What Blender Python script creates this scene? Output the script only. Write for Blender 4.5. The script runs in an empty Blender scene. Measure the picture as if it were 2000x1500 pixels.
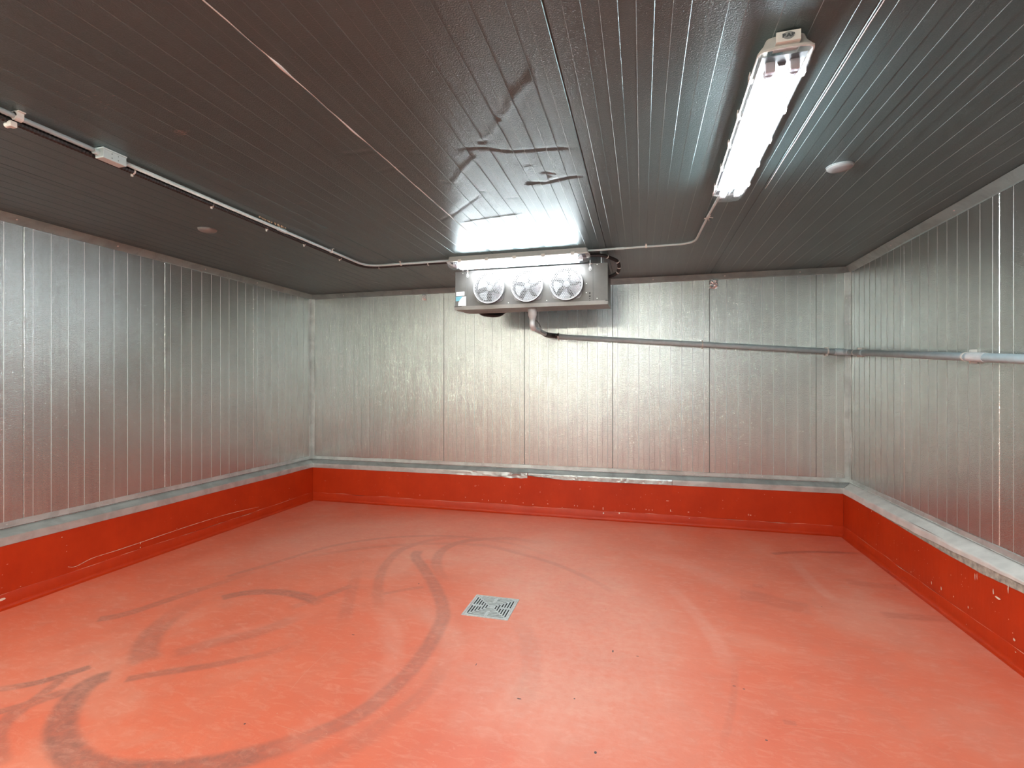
import bpy, bmesh, math, random
import numpy as np
from mathutils import Vector, Matrix

random.seed(7)
rng = np.random.default_rng(7)
C = bpy.context.scene.collection
sc = bpy.context.scene

# ------------------------------------------------------------------ camera, world, exposure
CAM_H, YAW, FPX = 1.4643, 0.2568, 964.56
cam_data = bpy.data.cameras.new('camera')
cam_data.sensor_width = 36.0
cam_data.lens = FPX / 2000 * 36.0
cam_data.clip_start = 0.02
cam = bpy.data.objects.new('camera', cam_data)
C.objects.link(cam)
cam.location = (0, 0, CAM_H)
cam.rotation_euler = (math.pi / 2, 0, YAW)
sc.camera = cam

world = bpy.data.worlds.new('world')
sc.world = world
world.use_nodes = True
world.node_tree.nodes['Background'].inputs[0].default_value = (1, 1, 1, 1)
world.node_tree.nodes['Background'].inputs[1].default_value = 0.05

sc.view_settings.view_transform = 'Standard'
sc.view_settings.look = 'None'
sc.view_settings.gamma = 1
sc.view_settings.use_curve_mapping = False
sc.view_settings.exposure = 1.34
TUBE_POWER = 62.0
TUBE_POWER_COOLER = 38.0
DOOR_FILL = 8.0
TUBE_POWER_WARM = 125.0
sc.cycles.use_denoising = True
sc.cycles.max_bounces = 10
sc.cycles.sample_clamp_indirect = 6.0
sc.cycles.caustics_reflective = True

XL, XR, YB, YF, H = -4.1035, 1.9589, 5.4846, -1.1, 2.6
# soft fill light added at the doorway behind the camera to lift the walls
dl = bpy.data.lights.new('doorway_fill', 'AREA')
dl.shape = 'RECTANGLE'; dl.size = 3.0; dl.size_y = 2.1
dl.energy = DOOR_FILL; dl.color = (.93, 1.0, .98)
dlo = bpy.data.objects.new('doorway_fill', dl); C.objects.link(dlo)
dlo.location = (-0.9, YF - .30, 1.2); dlo.rotation_euler = (math.pi / 2, 0, 0)

# ------------------------------------------------------------------ room numbers (metres)
XL, XR, YB, YF, H = -4.1035, 1.9589, 5.4846, -1.1, 2.6
CURB, COVE = 0.084, 0.017

def pix_ray(px, py):
    u = (px - 1000) / FPX; v = -(py - 750) / FPX
    c, s = math.cos(YAW), math.sin(YAW)
    return np.array([u * c - s, u * s + c, v])
def floor_pt(px, py):
    r = pix_ray(px, py); t = -CAM_H / r[2]
    return r[0] * t, r[1] * t
def ceil_pt(px, py):
    r = pix_ray(px, py); t = (H - CAM_H) / r[2]
    return r[0] * t, r[1] * t

# ------------------------------------------------------------------ object helpers
def root_loc(o):
    while o.parent: o = o.parent
    return np.array(o.location)
def tag(o, label=None, cat=None, group=None, kind=None):
    if label: o['label'] = label
    if cat: o['category'] = cat
    if group: o['group'] = group
    if kind: o['kind'] = kind
    return o
def thing(name, label, cat, loc=(0, 0, 0), rotz=0, group=None, kind=None):
    o = bpy.data.objects.new(name, None); C.objects.link(o)
    o.empty_display_size = 0.1
    o.location = loc; o.rotation_euler = (0, 0, rotz)
    return tag(o, label, cat, group, kind)
def link_mesh(name, me, mat, parent=None):
    if mat: me.materials.append(mat)
    o = bpy.data.objects.new(name, me); C.objects.link(o)
    if parent: o.parent = parent
    return o
def obj(name, verts, faces, mat, parent=None, smooth=False, local=True):
    v = np.asarray(verts, dtype=float).reshape(-1, 3)
    if parent is not None and not local: v = v - root_loc(parent)
    me = bpy.data.meshes.new(name)
    me.from_pydata(v.tolist(), [], [tuple(map(int, f)) for f in faces])
    me.validate(); me.update()
    if smooth:
        me.polygons.foreach_set('use_smooth', [True] * len(me.polygons))
    return link_mesh(name, me, mat, parent)

class MB:
    def __init__(s): s.v = []; s.f = []
    def add(s, v, f):
        n = len(s.v); s.v += [tuple(map(float, p)) for p in v]; s.f += [tuple(int(i) + n for i in q) for q in f]; return s
    def box(s, a, b, bev=0.0):
        (x0, y0, z0), (x1, y1, z1) = a, b
        if bev <= 0:
            v = [(x, y, z) for x in (x0, x1) for y in (y0, y1) for z in (z0, z1)]
            return s.add(v, [(0, 1, 3, 2), (4, 6, 7, 5), (0, 4, 5, 1), (2, 3, 7, 6), (0, 2, 6, 4), (1, 5, 7, 3)])
        bm = bmesh.new(); bmesh.ops.create_cube(bm, size=1)
        for q in bm.verts:
            q.co = ((x0 + x1) / 2 + q.co.x * (x1 - x0), (y0 + y1) / 2 + q.co.y * (y1 - y0), (z0 + z1) / 2 + q.co.z * (z1 - z0))
        bmesh.ops.bevel(bm, geom=list(bm.edges), offset=bev, segments=2, profile=0.6, affect='EDGES')
        bm.verts.index_update()
        s.add([tuple(q.co) for q in bm.verts], [[q.index for q in f.verts] for f in bm.faces]); bm.free(); return s
    def tube(s, pts, r, n=12, cap=True, rad=None):
        P = [np.array(p, float) for p in pts]; m = len(P)
        T = []
        for i in range(m):
            a = P[max(i - 1, 0)]; b = P[min(i + 1, m - 1)]; t = b - a; T.append(t / np.linalg.norm(t))
        up = np.array([0, 0, 1.0]) if abs(T[0][2]) < .9 else np.array([1.0, 0, 0])
        u = np.cross(T[0], up); u /= np.linalg.norm(u)
        vs = []
        for i in range(m):
            u = u - T[i] * np.dot(u, T[i]); u /= np.linalg.norm(u); w = np.cross(T[i], u)
            rr = rad[i] if rad is not None else r
            for k in range(n):
                a = 2 * math.pi * k / n
                vs.append(P[i] + rr * (math.cos(a) * u + math.sin(a) * w))
        fs = [(i * n + k, i * n + (k + 1) % n, (i + 1) * n + (k + 1) % n, (i + 1) * n + k) for i in range(m - 1) for k in range(n)]
        if cap:
            fs.append(tuple(range(n - 1, -1, -1))); fs.append(tuple((m - 1) * n + k for k in range(n)))
        return s.add(vs, fs)
    def loft(s, rings, cap=(True, True)):
        n = len(rings[0]); vs = [p for r in rings for p in r]; m = len(rings)
        fs = [(i * n + k, i * n + (k + 1) % n, (i + 1) * n + (k + 1) % n, (i + 1) * n + k) for i in range(m - 1) for k in range(n)]
        if cap[0]: fs.append(tuple(range(n - 1, -1, -1)))
        if cap[1]: fs.append(tuple((m - 1) * n + k for k in range(n)))
        return s.add(vs, fs)
    def build(s, name, mat, parent=None, smooth=False, local=True, angle=None):
        o = obj(name, s.v, s.f, mat, parent, smooth, local)
        bm = bmesh.new(); bm.from_mesh(o.data); bmesh.ops.recalc_face_normals(bm, faces=bm.faces); bm.to_mesh(o.data); bm.free()
        if angle is not None:
            o.data.polygons.foreach_set('use_smooth', [True] * len(o.data.polygons))
            o.data.set_sharp_from_angle(angle=math.radians(angle))
        return o

def flat_plate(outline, holes, thick):
    """2-D outline with holes, extruded: returns (verts, faces) in local xy, z in [0, thick]"""
    cu = bpy.data.curves.new('tmp', 'CURVE'); cu.dimensions = '2D'; cu.fill_mode = 'BOTH'; cu.extrude = thick / 2
    for poly in [outline] + list(holes):
        sp = cu.splines.new('POLY'); sp.points.add(len(poly) - 1); sp.use_cyclic_u = True
        for i, p in enumerate(poly): sp.points[i].co = (p[0], p[1], 0, 1)
    o = bpy.data.objects.new('tmp', cu); C.objects.link(o)
    me = bpy.data.meshes.new_from_object(o.evaluated_get(bpy.context.evaluated_depsgraph_get()))
    v = np.array([list(q.co) for q in me.vertices]); v[:, 2] += thick / 2
    f = [list(p.vertices) for p in me.polygons]
    bpy.data.objects.remove(o); bpy.data.curves.remove(cu); bpy.data.meshes.remove(me)
    return v, f
def circle(cx, cy, r, n, a0=0):
    return [(cx + r * math.cos(a0 + 2 * math.pi * k / n), cy + r * math.sin(a0 + 2 * math.pi * k / n)) for k in range(n)]
def smooth_path(pts, n=8):
    P = [np.array(p, float) for p in pts]; out = []
    for i in range(len(P) - 1):
        p0 = P[max(i - 1, 0)]; p1 = P[i]; p2 = P[i + 1]; p3 = P[min(i + 2, len(P) - 1)]
        for k in range(n):
            t = k / n
            out.append(0.5 * ((2 * p1) + (-p0 + p2) * t + (2 * p0 - 5 * p1 + 4 * p2 - p3) * t * t + (-p0 + 3 * p1 - 3 * p2 + p3) * t ** 3))
    out.append(P[-1]); return out

# ------------------------------------------------------------------ materials
class N:
    def __init__(s, name):
        s.m = bpy.data.materials.new(name); s.m.use_nodes = True
        s.t = s.m.node_tree; s.b = s.t.nodes['Principled BSDF']; s.out = s.t.nodes['Material Output']
    def n(s, typ, **kw):
        q = s.t.nodes.new(typ)
        for k, v in kw.items():
            if k.startswith('i_'): q.inputs[k[2:].replace('_', ' ')].default_value = v
            else: setattr(q, k, v)
        return q
    def l(s, a, b): s.t.links.new(a, b)
    def coord(s, scale=(1, 1, 1)):
        tc = s.n('ShaderNodeTexCoord'); mp = s.n('ShaderNodeMapping'); mp.inputs['Scale'].default_value = scale
        s.l(tc.outputs['Object'], mp.inputs[0]); return mp.outputs[0]
    def noise(s, vec, scale, detail=2, rough=.5, dist=0):
        q = s.n('ShaderNodeTexNoise'); q.inputs['Scale'].default_value = scale; q.inputs['Detail'].default_value = detail
        q.inputs['Roughness'].default_value = rough; q.inputs['Distortion'].default_value = dist
        s.l(vec, q.inputs['Vector']); return q.outputs['Fac']
    def ramp(s, fac, stops):
        q = s.n('ShaderNodeValToRGB'); e = q.color_ramp.elements
        while len(e) < len(stops): e.new(.5)
        for i, (p, c) in enumerate(stops):
            e[i].position = p; e[i].color = c if len(c) == 4 else (*c, 1)
        s.l(fac, q.inputs[0]); return q.outputs[0]
    def mix(s, fac, a, b, mode='MIX'):
        q = s.n('ShaderNodeMix', data_type='RGBA', blend_type=mode)
        for i, x in ((0, fac), (6, a), (7, b)):
            if isinstance(x, (int, float)): q.inputs[i].default_value = x
            elif isinstance(x, tuple): q.inputs[i].default_value = x if len(x) == 4 else (*x, 1)
            else: s.l(x, q.inputs[i])
        return q.outputs[2]
    def math(s, op, a, b=0.0, clamp=False):
        q = s.n('ShaderNodeMath', operation=op, use_clamp=clamp)
        for i, x in ((0, a), (1, b)):
            if isinstance(x, (int, float)): q.inputs[i].default_value = x
            else: s.l(x, q.inputs[i])
        return q.outputs[0]
    def bump(s, h, dist, strength=1.0, prev=None):
        q = s.n('ShaderNodeBump'); q.inputs['Distance'].default_value = dist; q.inputs['Strength'].default_value = strength
        s.l(h, q.inputs['Height'])
        if prev is not None: s.l(prev, q.inputs['Normal'])
        return q.outputs[0]

def simple(name, col, rough=.5, metal=0.0, var=0.06, scale=30, bumpd=0.0):
    a = N(name); v = a.coord(); f = a.noise(v, scale, 4)
    lo = tuple(c * (1 - var) for c in col); hi = tuple(min(1, c * (1 + var)) for c in col)
    a.l(a.ramp(f, [(.3, lo), (.7, hi)]), a.b.inputs['Base Color'])
    a.b.inputs['Roughness'].default_value = rough; a.b.inputs['Metallic'].default_value = metal
    if bumpd: a.l(a.bump(f, bumpd), a.b.inputs['Normal'])
    return a.m

def panel_metal(name, base, rough, metal, grime_reflection, axis):
    """embossed stucco aluminium with washed-out smears; axis: direction of the streaks"""
    a = N(name)
    vec = a.coord()
    st = {'z': (9, 9, .5), 'y': (9, .5, 9)}[axis]
    streak = a.noise(a.coord(st), 2.2, 5, .6)
    cloud = a.noise(vec, 1.7, 5, .6, .4)
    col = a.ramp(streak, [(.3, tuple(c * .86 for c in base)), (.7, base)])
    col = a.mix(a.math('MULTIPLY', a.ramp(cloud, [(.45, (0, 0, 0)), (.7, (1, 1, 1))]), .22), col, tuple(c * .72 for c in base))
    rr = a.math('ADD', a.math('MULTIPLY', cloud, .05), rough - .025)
    if grime_reflection:
        # reddish brown wash marks along the foot of the walls with the red floor's reflection painted in
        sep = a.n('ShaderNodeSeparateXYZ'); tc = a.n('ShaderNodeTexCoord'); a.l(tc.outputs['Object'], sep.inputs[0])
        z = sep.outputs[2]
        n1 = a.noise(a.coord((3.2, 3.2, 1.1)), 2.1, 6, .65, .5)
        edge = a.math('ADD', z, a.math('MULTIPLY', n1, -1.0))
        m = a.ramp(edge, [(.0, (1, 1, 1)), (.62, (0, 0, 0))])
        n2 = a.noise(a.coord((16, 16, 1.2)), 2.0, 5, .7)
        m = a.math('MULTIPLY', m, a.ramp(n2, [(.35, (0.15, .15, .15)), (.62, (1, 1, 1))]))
        m = a.math('MULTIPLY', m, grime_reflection, True)
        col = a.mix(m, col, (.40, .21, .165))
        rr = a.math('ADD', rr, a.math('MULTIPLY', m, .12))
    a.l(col, a.b.inputs['Base Color'])
    a.l(rr, a.b.inputs['Roughness'])
    a.b.inputs['Metallic'].default_value = metal
    g1 = a.noise(vec, 200, 2, .5, .3)
    wave = a.noise(vec, 1.6, 0)
    b = a.bump(wave, .004, 1)
    b = a.bump(g1, .0017, 1, b)
    a.l(b, a.b.inputs['Normal'])
    return a.m

M = {}
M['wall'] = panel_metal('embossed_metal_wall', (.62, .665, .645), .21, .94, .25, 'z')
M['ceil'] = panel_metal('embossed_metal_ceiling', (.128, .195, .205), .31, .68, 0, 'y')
M['wedge'] = panel_metal('highlight_rib_edge', (.64, .68, .66), .36, .85, 0, 'z')  # lighter colour on rib slopes paints the bright line along each rib
M['cedge'] = panel_metal('highlight_ceiling_rib_edge', (.25, .33, .34), .36, .6, 0, 'y')  # the same painted highlight for the ceiling rib slopes
M['backing'] = simple('panel_core', (.08, .08, .08), .8)
def trim_metal(name, base, rough, metal=.9, bumpd=.002, patch=.8):
    a = N(name); v = a.coord(); f = a.noise(v, 7, 4, .6, .5); g = a.noise(v, 60, 3)
    a.l(a.mix(a.ramp(f, [(.42, (0, 0, 0)), (.62, (1, 1, 1))]), base, tuple(c * patch for c in base)), a.b.inputs['Base Color'])
    a.l(a.math('ADD', a.math('MULTIPLY', g, .15), rough - .07), a.b.inputs['Roughness'])
    a.b.inputs['Metallic'].default_value = metal
    a.l(a.bump(f, bumpd * 3, 1, a.bump(g, bumpd * .3)), a.b.inputs['Normal']); return a.m
M['trim'] = trim_metal('trim_metal', (.62, .67, .655), .36, .6)
M['ctrim'] = trim_metal('ceiling_trim_metal', (.28, .39, .39), .36, .5)
M['ledge'] = trim_metal('flashing_metal', (.62, .66, .65), .40, .6)
M['foil'] = trim_metal('crumpled_foil', (.85, .86, .87), .18, 1.0, .004, .9)
M['dusty'] = simple('dusty_flashing', (.74, .75, .72), .62, .3, .12, 9)
M['casing'] = trim_metal('casing_aluminium', (.115, .112, .108), .42, .6, .0006, .9)
M['pan'] = trim_metal('drip_pan_aluminium', (.22, .215, .21), .42, .9, .0006, .9)
M['screw'] = simple('screw_steel', (.7, .7, .68), .3, .9)
M['black'] = simple('black_rubber', (.012, .012, .012), .45)
M['hole'] = simple('dark_hole', (.01, .01, .01), .8)
M['pvc'] = simple('grey_pvc', (.44, .56, .60), .40, 0, .08, 20)
M['pvc2'] = simple('light_grey_pvc', (.55, .60, .61), .4, 0, .08, 20)
M['conduit'] = simple('white_conduit', (.50, .62, .63), .35, 0, .05, 20)
M['clip'] = simple('pale_clip_plastic', (.62, .62, .58), .4)
M['housing'] = simple('fixture_housing_plastic', (.50, .50, .47), .42, 0, .04)
M['housing2'] = simple('label_plate_plastic', (.66, .68, .64), .45, 0, .03)
M['ink'] = simple('grey_ink', (.055, .07, .075), .6)
M['inkl'] = simple('faded_ink', (.26, .29, .29), .6)
M['reflector'] = simple('grey_reflector_tray', (.04, .045, .05), .5)
M['cap'] = simple('ceiling_cap_plastic', (.24, .27, .27), .45)
M['teal'] = simple('teal_print', (.10, .28, .33), .5)
M['paper'] = simple('sticker_paper', (.62, .62, .60), .5)
M['grille'] = simple('grille_wire_grey', (.20, .20, .205), .38, .6, .15, 40)
M['blade'] = simple('fan_blade_aluminium', (.52, .53, .56), .35, .7, .1, 20)
M['motor'] = simple('fan_motor_grey', (.22, .22, .22), .4, .6)
M['drain'] = simple('drain_grate_metal', (.55, .60, .61), .5, .35, .15, 60)
M['concrete'] = simple('bare_concrete', (.36, .34, .29), .85, 0, .35, 35, .001)
M['chip'] = simple('exposed_pale_filler', (.80, .68, .56), .7)
M['scr'] = simple('pale_scratch', (.70, .36, .27), .6)
M['grit'] = simple('dark_grit', (.09, .07, .08), .7)
M['seal'] = simple('sealant', (.62, .60, .57), .35)
M['crust'] = simple('dried_foam', (.38, .30, .20), .8)
M['tube_off'] = simple('lamp_end_cap', (.55, .56, .60), .35, .5)

for nm_, pw_, tc_ in (('tube', TUBE_POWER, (.93, .98, 1, 1)), ('tube_old', TUBE_POWER_COOLER, (.93, .98, 1, 1)), ('tube_warm', TUBE_POWER_WARM, (1, .93, .80, 1))):
    a = N('lit_' + nm_)
    a.b.inputs['Base Color'].default_value = (1, 1, 1, 1)
    a.b.inputs['Emission Color'].default_value = tc_
    a.b.inputs['Emission Strength'].default_value = pw_
    M[nm_] = a.m

a = N('clear_diffuser')
tr = a.n('ShaderNodeBsdfTransparent'); gl = a.n('ShaderNodeBsdfGlossy'); tl = a.n('ShaderNodeBsdfTranslucent')
tr.inputs[0].default_value = (.96, .97, .98, 1); gl.inputs['Roughness'].default_value = .12; gl.inputs[0].default_value = (.9, .93, .96, 1)
tl.inputs[0].default_value = (.9, .93, .97, 1)
lw = a.n('ShaderNodeLayerWeight'); lw.inputs[0].default_value = .28
fres = a.math('ADD', a.math('MULTIPLY', lw.outputs['Facing'], .40), .04, True)
m1 = a.n('ShaderNodeMixShader'); m1.inputs[0].default_value = .004; a.l(tr.outputs[0], m1.inputs[1]); a.l(tl.outputs[0], m1.inputs[2])
m2 = a.n('ShaderNodeMixShader'); a.l(fres, m2.inputs[0]); a.l(m1.outputs[0], m2.inputs[1]); a.l(gl.outputs[0], m2.inputs[2])
a.l(m2.outputs[0], a.out.inputs[0]); M['clear'] = a.m

# red floor paint: three colour fields are stored on the mesh (tyre marks, worn pale trails and painted sheen, damp patches)
a = N('red_epoxy_floor')
vec = a.coord()
n1 = a.noise(vec, .9, 5, .6, .6); n2 = a.noise(vec, 5, 6, .65, .4); n3 = a.noise(vec, 60, 3, .6)
col = a.ramp(n1, [(.30, (.66, .12, .055)), (.52, (.72, .16, .082)), (.72, (.74, .27, .18))])
col = a.mix(a.math('MULTIPLY', a.ramp(n2, [(.45, (0, 0, 0)), (.75, (1, 1, 1))]), .35), col, (.56, .21, .145))
col = a.mix(a.math('MULTIPLY', n3, .12), col, (.40, .09, .05))
def attr(nm):
    q = a.n('ShaderNodeAttribute'); q.attribute_name = nm; return q.outputs['Fac']
brush = a.ramp(a.noise(vec, 22, 5, .7), [(.25, (.45, .45, .45)), (.6, (1, 1, 1))])
pale = a.math('MULTIPLY', attr('pale'), brush)
col = a.mix(pale, col, (.82, .52, .42))
dark = a.math('MULTIPLY', attr('dark'), brush)
col = a.mix(dark, col, (.19, .085, .07))
wet = attr('wet')
col = a.mix(wet, col, (.36, .055, .026))
hz = a.noise(a.coord((1.0, 2.6, 1)), 9, 6, .72, 1.2)
col = a.mix(a.math('MULTIPLY', a.ramp(hz, [(.50, (0, 0, 0)), (.72, (1, 1, 1))]), .32), col, (.80, .42, .32))
# fine hair scratches: thin iso-lines of warped noise
scn = a.noise(a.coord((1, 3.3, 1)), 1.6, 3, .5, 2.0)
ln = a.math('ABSOLUTE', a.math('SUBTRACT', scn, .5))
msk = a.ramp(a.noise(vec, 2.3, 2), [(.50, (0, 0, 0)), (.62, (1, 1, 1))])
lnm = a.math('MULTIPLY', a.ramp(ln, [(0, (1, 1, 1)), (.0022, (0, 0, 0))]), msk)
col = a.mix(a.math('MULTIPLY', lnm, .30), col, (.70, .42, .33))
a.l(col, a.b.inputs['Base Color'])
rg = a.math('ADD', a.math('MULTIPLY', n2, .14), .50)
rg = a.math('ADD', rg, a.math('MULTIPLY', wet, -.12))
a.l(rg, a.b.inputs['Roughness'])
a.b.inputs['Specular IOR Level'].default_value = .9; a.b.inputs['Coat Weight'].default_value = .4; a.b.inputs['Coat Roughness'].default_value = .42
a.l(a.bump(n3, .0012, .6, a.bump(n2, .004, .5)), a.b.inputs['Normal'])
M['floor'] = a.m

a = N('red_curb_paint')
vec = a.coord(); n1 = a.noise(vec, 3, 5, .6); n2 = a.noise(a.coord((1, 1, .25)), 25, 4)
col = a.ramp(n1, [(.3, (.46, .030, .003)), (.7, (.56, .042, .005))])
col = a.mix(a.math('MULTIPLY', n2, .25), col, (.24, .022, .008))
a.l(col, a.b.inputs['Base Color']); a.b.inputs['Roughness'].default_value = .42; a.b.inputs['Specular IOR Level'].default_value = .28
a.l(a.bump(n2, .0015, .6), a.b.inputs['Normal']); M['curb'] = a.m

# ------------------------------------------------------------------ floor
def seg_dist(X, Y, pts):
    d = np.full(X.shape, 1e9); tt = np.zeros(X.shape); n = len(pts) - 1
    for i in range(n):
        a_, b_ = pts[i], pts[i + 1]
        vx, vy = b_[0] - a_[0], b_[1] - a_[1]; L = vx * vx + vy * vy + 1e-12
        t = np.clip(((X - a_[0]) * vx + (Y - a_[1]) * vy) / L, 0, 1)
        dd = np.hypot(X - a_[0] - t * vx, Y - a_[1] - t * vy)
        m = dd < d; d[m] = dd[m]; tt[m] = (i + t[m]) / n
    return d, tt
STEP = .01
gx = np.arange(XL + .06, XR - .06 + 1e-6, STEP)
gx = np.round(gx / STEP) * STEP
gy = np.concatenate([[YF - .05, -.4, .2, .7], np.arange(1.2, YB - .06, STEP)])
GX, GY = np.meshgrid(gx, gy)
dark = np.zeros(GX.shape); pale = np.zeros(GX.shape); wet = np.zeros(GX.shape)
def stroke(field, px, width, strength, soft=.35, fade=(.1, .1)):
    pts = smooth_path([(*floor_pt(*p), 0) for p in px], 5); pts = [(p[0], p[1]) for p in pts]
    mg = .1 + width * (1 + soft) / 2
    x0 = min(p[0] for p in pts) - mg; x1 = max(p[0] for p in pts) + mg; y0 = min(p[1] for p in pts) - mg; y1 = max(p[1] for p in pts) + mg
    ix = np.where((gx > x0) & (gx < x1))[0]; iy = np.where((gy > y0) & (gy < y1))[0]
    if not len(ix) or not len(iy): return
    sl = np.ix_(iy, ix)
    d, t = seg_dist(GX[sl], GY[sl], pts)
    w = width / 2
    k = np.clip((w * (1 + soft) - d) / (w * 2 * soft), 0, 1); k = k * k * (3 - 2 * k)
    rim = .75 + .25 * np.clip(d / w, 0, 1)
    f = np.clip(t / max(fade[0], 1e-3), 0, 1) * np.clip((1 - t) / max(fade[1], 1e-3), 0, 1)
    if field is dark: strength = min(.85, strength * 1.3)
    field[sl] = np.maximum(field[sl], k * rim * f * strength)
D = dark
stroke(D, [(218, 1319), (190, 1327), (160, 1345), (133, 1380), (118, 1425), (135, 1470), (190, 1500), (290, 1506), (400, 1496), (520, 1468), (610, 1435)], .105, .62, .4, (.04, .12))
stroke(D, [(520, 1468), (620, 1432), (700, 1395), (765, 1345), (818, 1290), (855, 1230), (866, 1195), (852, 1150), (828, 1110), (812, 1088), (818, 1074)], .085, .38, .4, (.1, .04))
stroke(D, [(190, 1210), (250, 1198), (340, 1168), (440, 1135), (520, 1108)], .075, .42, .5, (.02, .6))
stroke(D, [(432, 1168), (480, 1158), (540, 1156), (590, 1164), (628, 1180)], .085, .48, .4, (.03, .15))
stroke(D, [(690, 1143), (650, 1158), (600, 1176), (560, 1190)], .06, .32, .5, (.05, .4))
stroke(D, [(285, 1295), (283, 1265), (305, 1230), (340, 1200), (390, 1165)], .13, .40, .4, (.1, .5))
stroke(D, [(245, 1327), (310, 1315), (420, 1298), (520, 1276), (600, 1250)], .055, .45, .5, (.02, .6))
stroke(D, [(330, 1280), (420, 1255), (520, 1230), (600, 1195)], .10, .22, .5, (.1, .3))
stroke(D, [(178, 1302), (120, 1320), (60, 1336), (-40, 1352)], .05, .70, .5, (.03, .3))
stroke(D, [(130, 1318), (90, 1350), (50, 1375), (-30, 1398)], .05, .50, .5, (.1, .1))
stroke(D, [(150, 1345), (70, 1370), (20, 1400), (-10, 1440), (0, 1500)], .07, .45, .5, (.1, .1))
stroke(D, [(400, 1140), (470, 1118), (540, 1098), (650, 1066), (760, 1050), (880, 1047), (1000, 1062), (1110, 1098)], .05, .25, .5, (.2, .3))
stroke(D, [(560, 1095), (700, 1072), (830, 1062), (950, 1066), (1060, 1090)], .06, .18, .5, (.2, .3))
stroke(D, [(440, 1128), (480, 1115), (520, 1106)], .05, .30, .5)
stroke(D, [(742, 1200), (738, 1150), (748, 1112), (772, 1082), (800, 1067), (860, 1052), (960, 1046)], .07, .26, .5, (.15, .3))
stroke(D, [(870, 1140), (852, 1100), (868, 1072), (915, 1056), (1000, 1052), (1070, 1064)], .08, .30, .5, (.2, .4))
stroke(D, [(930, 1060), (990, 1075), (1080, 1100), (1160, 1135), (1200, 1160)], .05, .2, .5, (.2, .3))
stroke(D, [(670, 1220), (680, 1180), (690, 1140), (700, 1110)], .08, .20, .5, (.2, .4))
stroke(D, [(700, 1440), (770, 1400), (840, 1340), (880, 1270)], .08, .18, .5, (.2, .3))
stroke(D, [(1010, 1210), (1035, 1260), (1035, 1330), (1000, 1400)], .10, .12, .5, (.2, .3))
stroke(D, [(1435, 1300), (1432, 1370), (1405, 1480)], .03, .14, .5, (.2, .3))
stroke(D, [(720, 1165), (790, 1152), (830, 1146)], .04, .22, .5)
stroke(D, [(610, 1500), (690, 1455), (760, 1410)], .09, .20, .6, (.3, .3))
P = pale
for pp, w, s_ in [
    ([(1200, 1150), (1255, 1215), (1285, 1290), (1295, 1370), (1270, 1460)], .10, .38),
    ([(1150, 1180), (1200, 1250), (1225, 1330), (1225, 1420)], .09, .34),
    ([(1280, 1120), (1350, 1190), (1395, 1250), (1430, 1320)], .09, .28),
    ([(1300, 1210), (1330, 1280), (1345, 1350), (1330, 1430)], .06, .22),
    ([(640, 1390), (600, 1440), (560, 1470)], .12, .16),
    ([(740, 1180), (770, 1260), (750, 1340), (700, 1410)], .10, .20),
    ([(830, 1180), (880, 1240), (880, 1330), (820, 1410)], .14, .22),
    ([(320, 1290), (450, 1240), (560, 1215), (640, 1180)], .09, .14),
    ([(900, 1120), (1000, 1130), (1100, 1170), (1160, 1230)], .22, .30),
    ([(1000, 1230), (1080, 1300), (1090, 1400), (1050, 1490)], .24, .28),
    ([(900, 1260), (940, 1350), (900, 1450)], .20, .24),
    ([(640, 1090), (760, 1080), (900, 1090), (1050, 1110)], .22, .22),
    ([(1540, 1085), (1590, 1140), (1640, 1180)], .07, .2),
    ([(1110, 1060), (1300, 1090), (1500, 1180)], .18, .16)]:
    stroke(P, pp, w, s_ * .95, .7, (.25, .25))
stroke(P, [(800, 1030), (1000, 1070), (1130, 1170), (1130, 1300), (1020, 1480)], .95, .42, .95, (.25, .15))  # broad pale stroke paints the central floor sheen over the wear
stroke(P, [(420, 1120), (700, 1040), (1000, 1030), (1350, 1070)], .75, .30, .95, (.2, .25))
W = wet
stroke(W, [(1508, 1082), (1545, 1079), (1600, 1078), (1690, 1081)], .05, .75, .6, (.05, .2))
stroke(W, [(1445, 1160), (1490, 1168), (1540, 1182), (1585, 1190)], .17, .30, .35, (.02, .1))
stroke(W, [(1470, 1143), (1490, 1146)], .06, .25, .4, (.02, .02))
stroke(W, [(1650, 1135), (1700, 1142), (1760, 1148)], .10, .30, .5)
stroke(W, [(1720, 1200), (1790, 1205), (1860, 1210)], .08, .35, .5)
stroke(W, [(1530, 1410), (1555, 1413)], .03, .45, .5, (.02, .02))

nx, ny = len(gx), len(gy)
verts = np.stack([GX.ravel(), GY.ravel(), np.zeros(GX.size)], 1)
idx = np.arange(nx * ny).reshape(ny, nx)
quads = np.stack([idx[:-1, :-1], idx[:-1, 1:], idx[1:, 1:], idx[1:, :-1]], -1).reshape(-1, 4)
cx = verts[quads].mean(1)
DX0, DX1, DY0, DY1 = -1.11, -0.80, 2.945, 3.255
inside = (cx[:, 0] > DX0 + .02) & (cx[:, 0] < DX1 - .02) & (cx[:, 1] > DY0 + .02) & (cx[:, 1] < DY1 - .02)
quads = quads[~inside]
me = bpy.data.meshes.new('floor')
me.vertices.add(len(verts)); me.vertices.foreach_set('co', verts.ravel())
me.loops.add(quads.size); me.loops.foreach_set('vertex_index', quads.ravel())
me.polygons.add(len(quads)); me.polygons.foreach_set('loop_start', np.arange(0, quads.size, 4)); me.polygons.foreach_set('loop_total', np.full(len(quads), 4))
me.update(); me.validate()
for nm, f in (('dark', dark), ('pale', pale), ('wet', wet)):
    at = me.attributes.new(nm, 'FLOAT', 'POINT'); at.data.foreach_set('value', f.ravel().astype(np.float32))
floor = link_mesh('floor', me, M['floor'])
tag(floor, 'red painted epoxy floor with dark curved tyre marks', 'floor', kind='structure')
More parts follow.
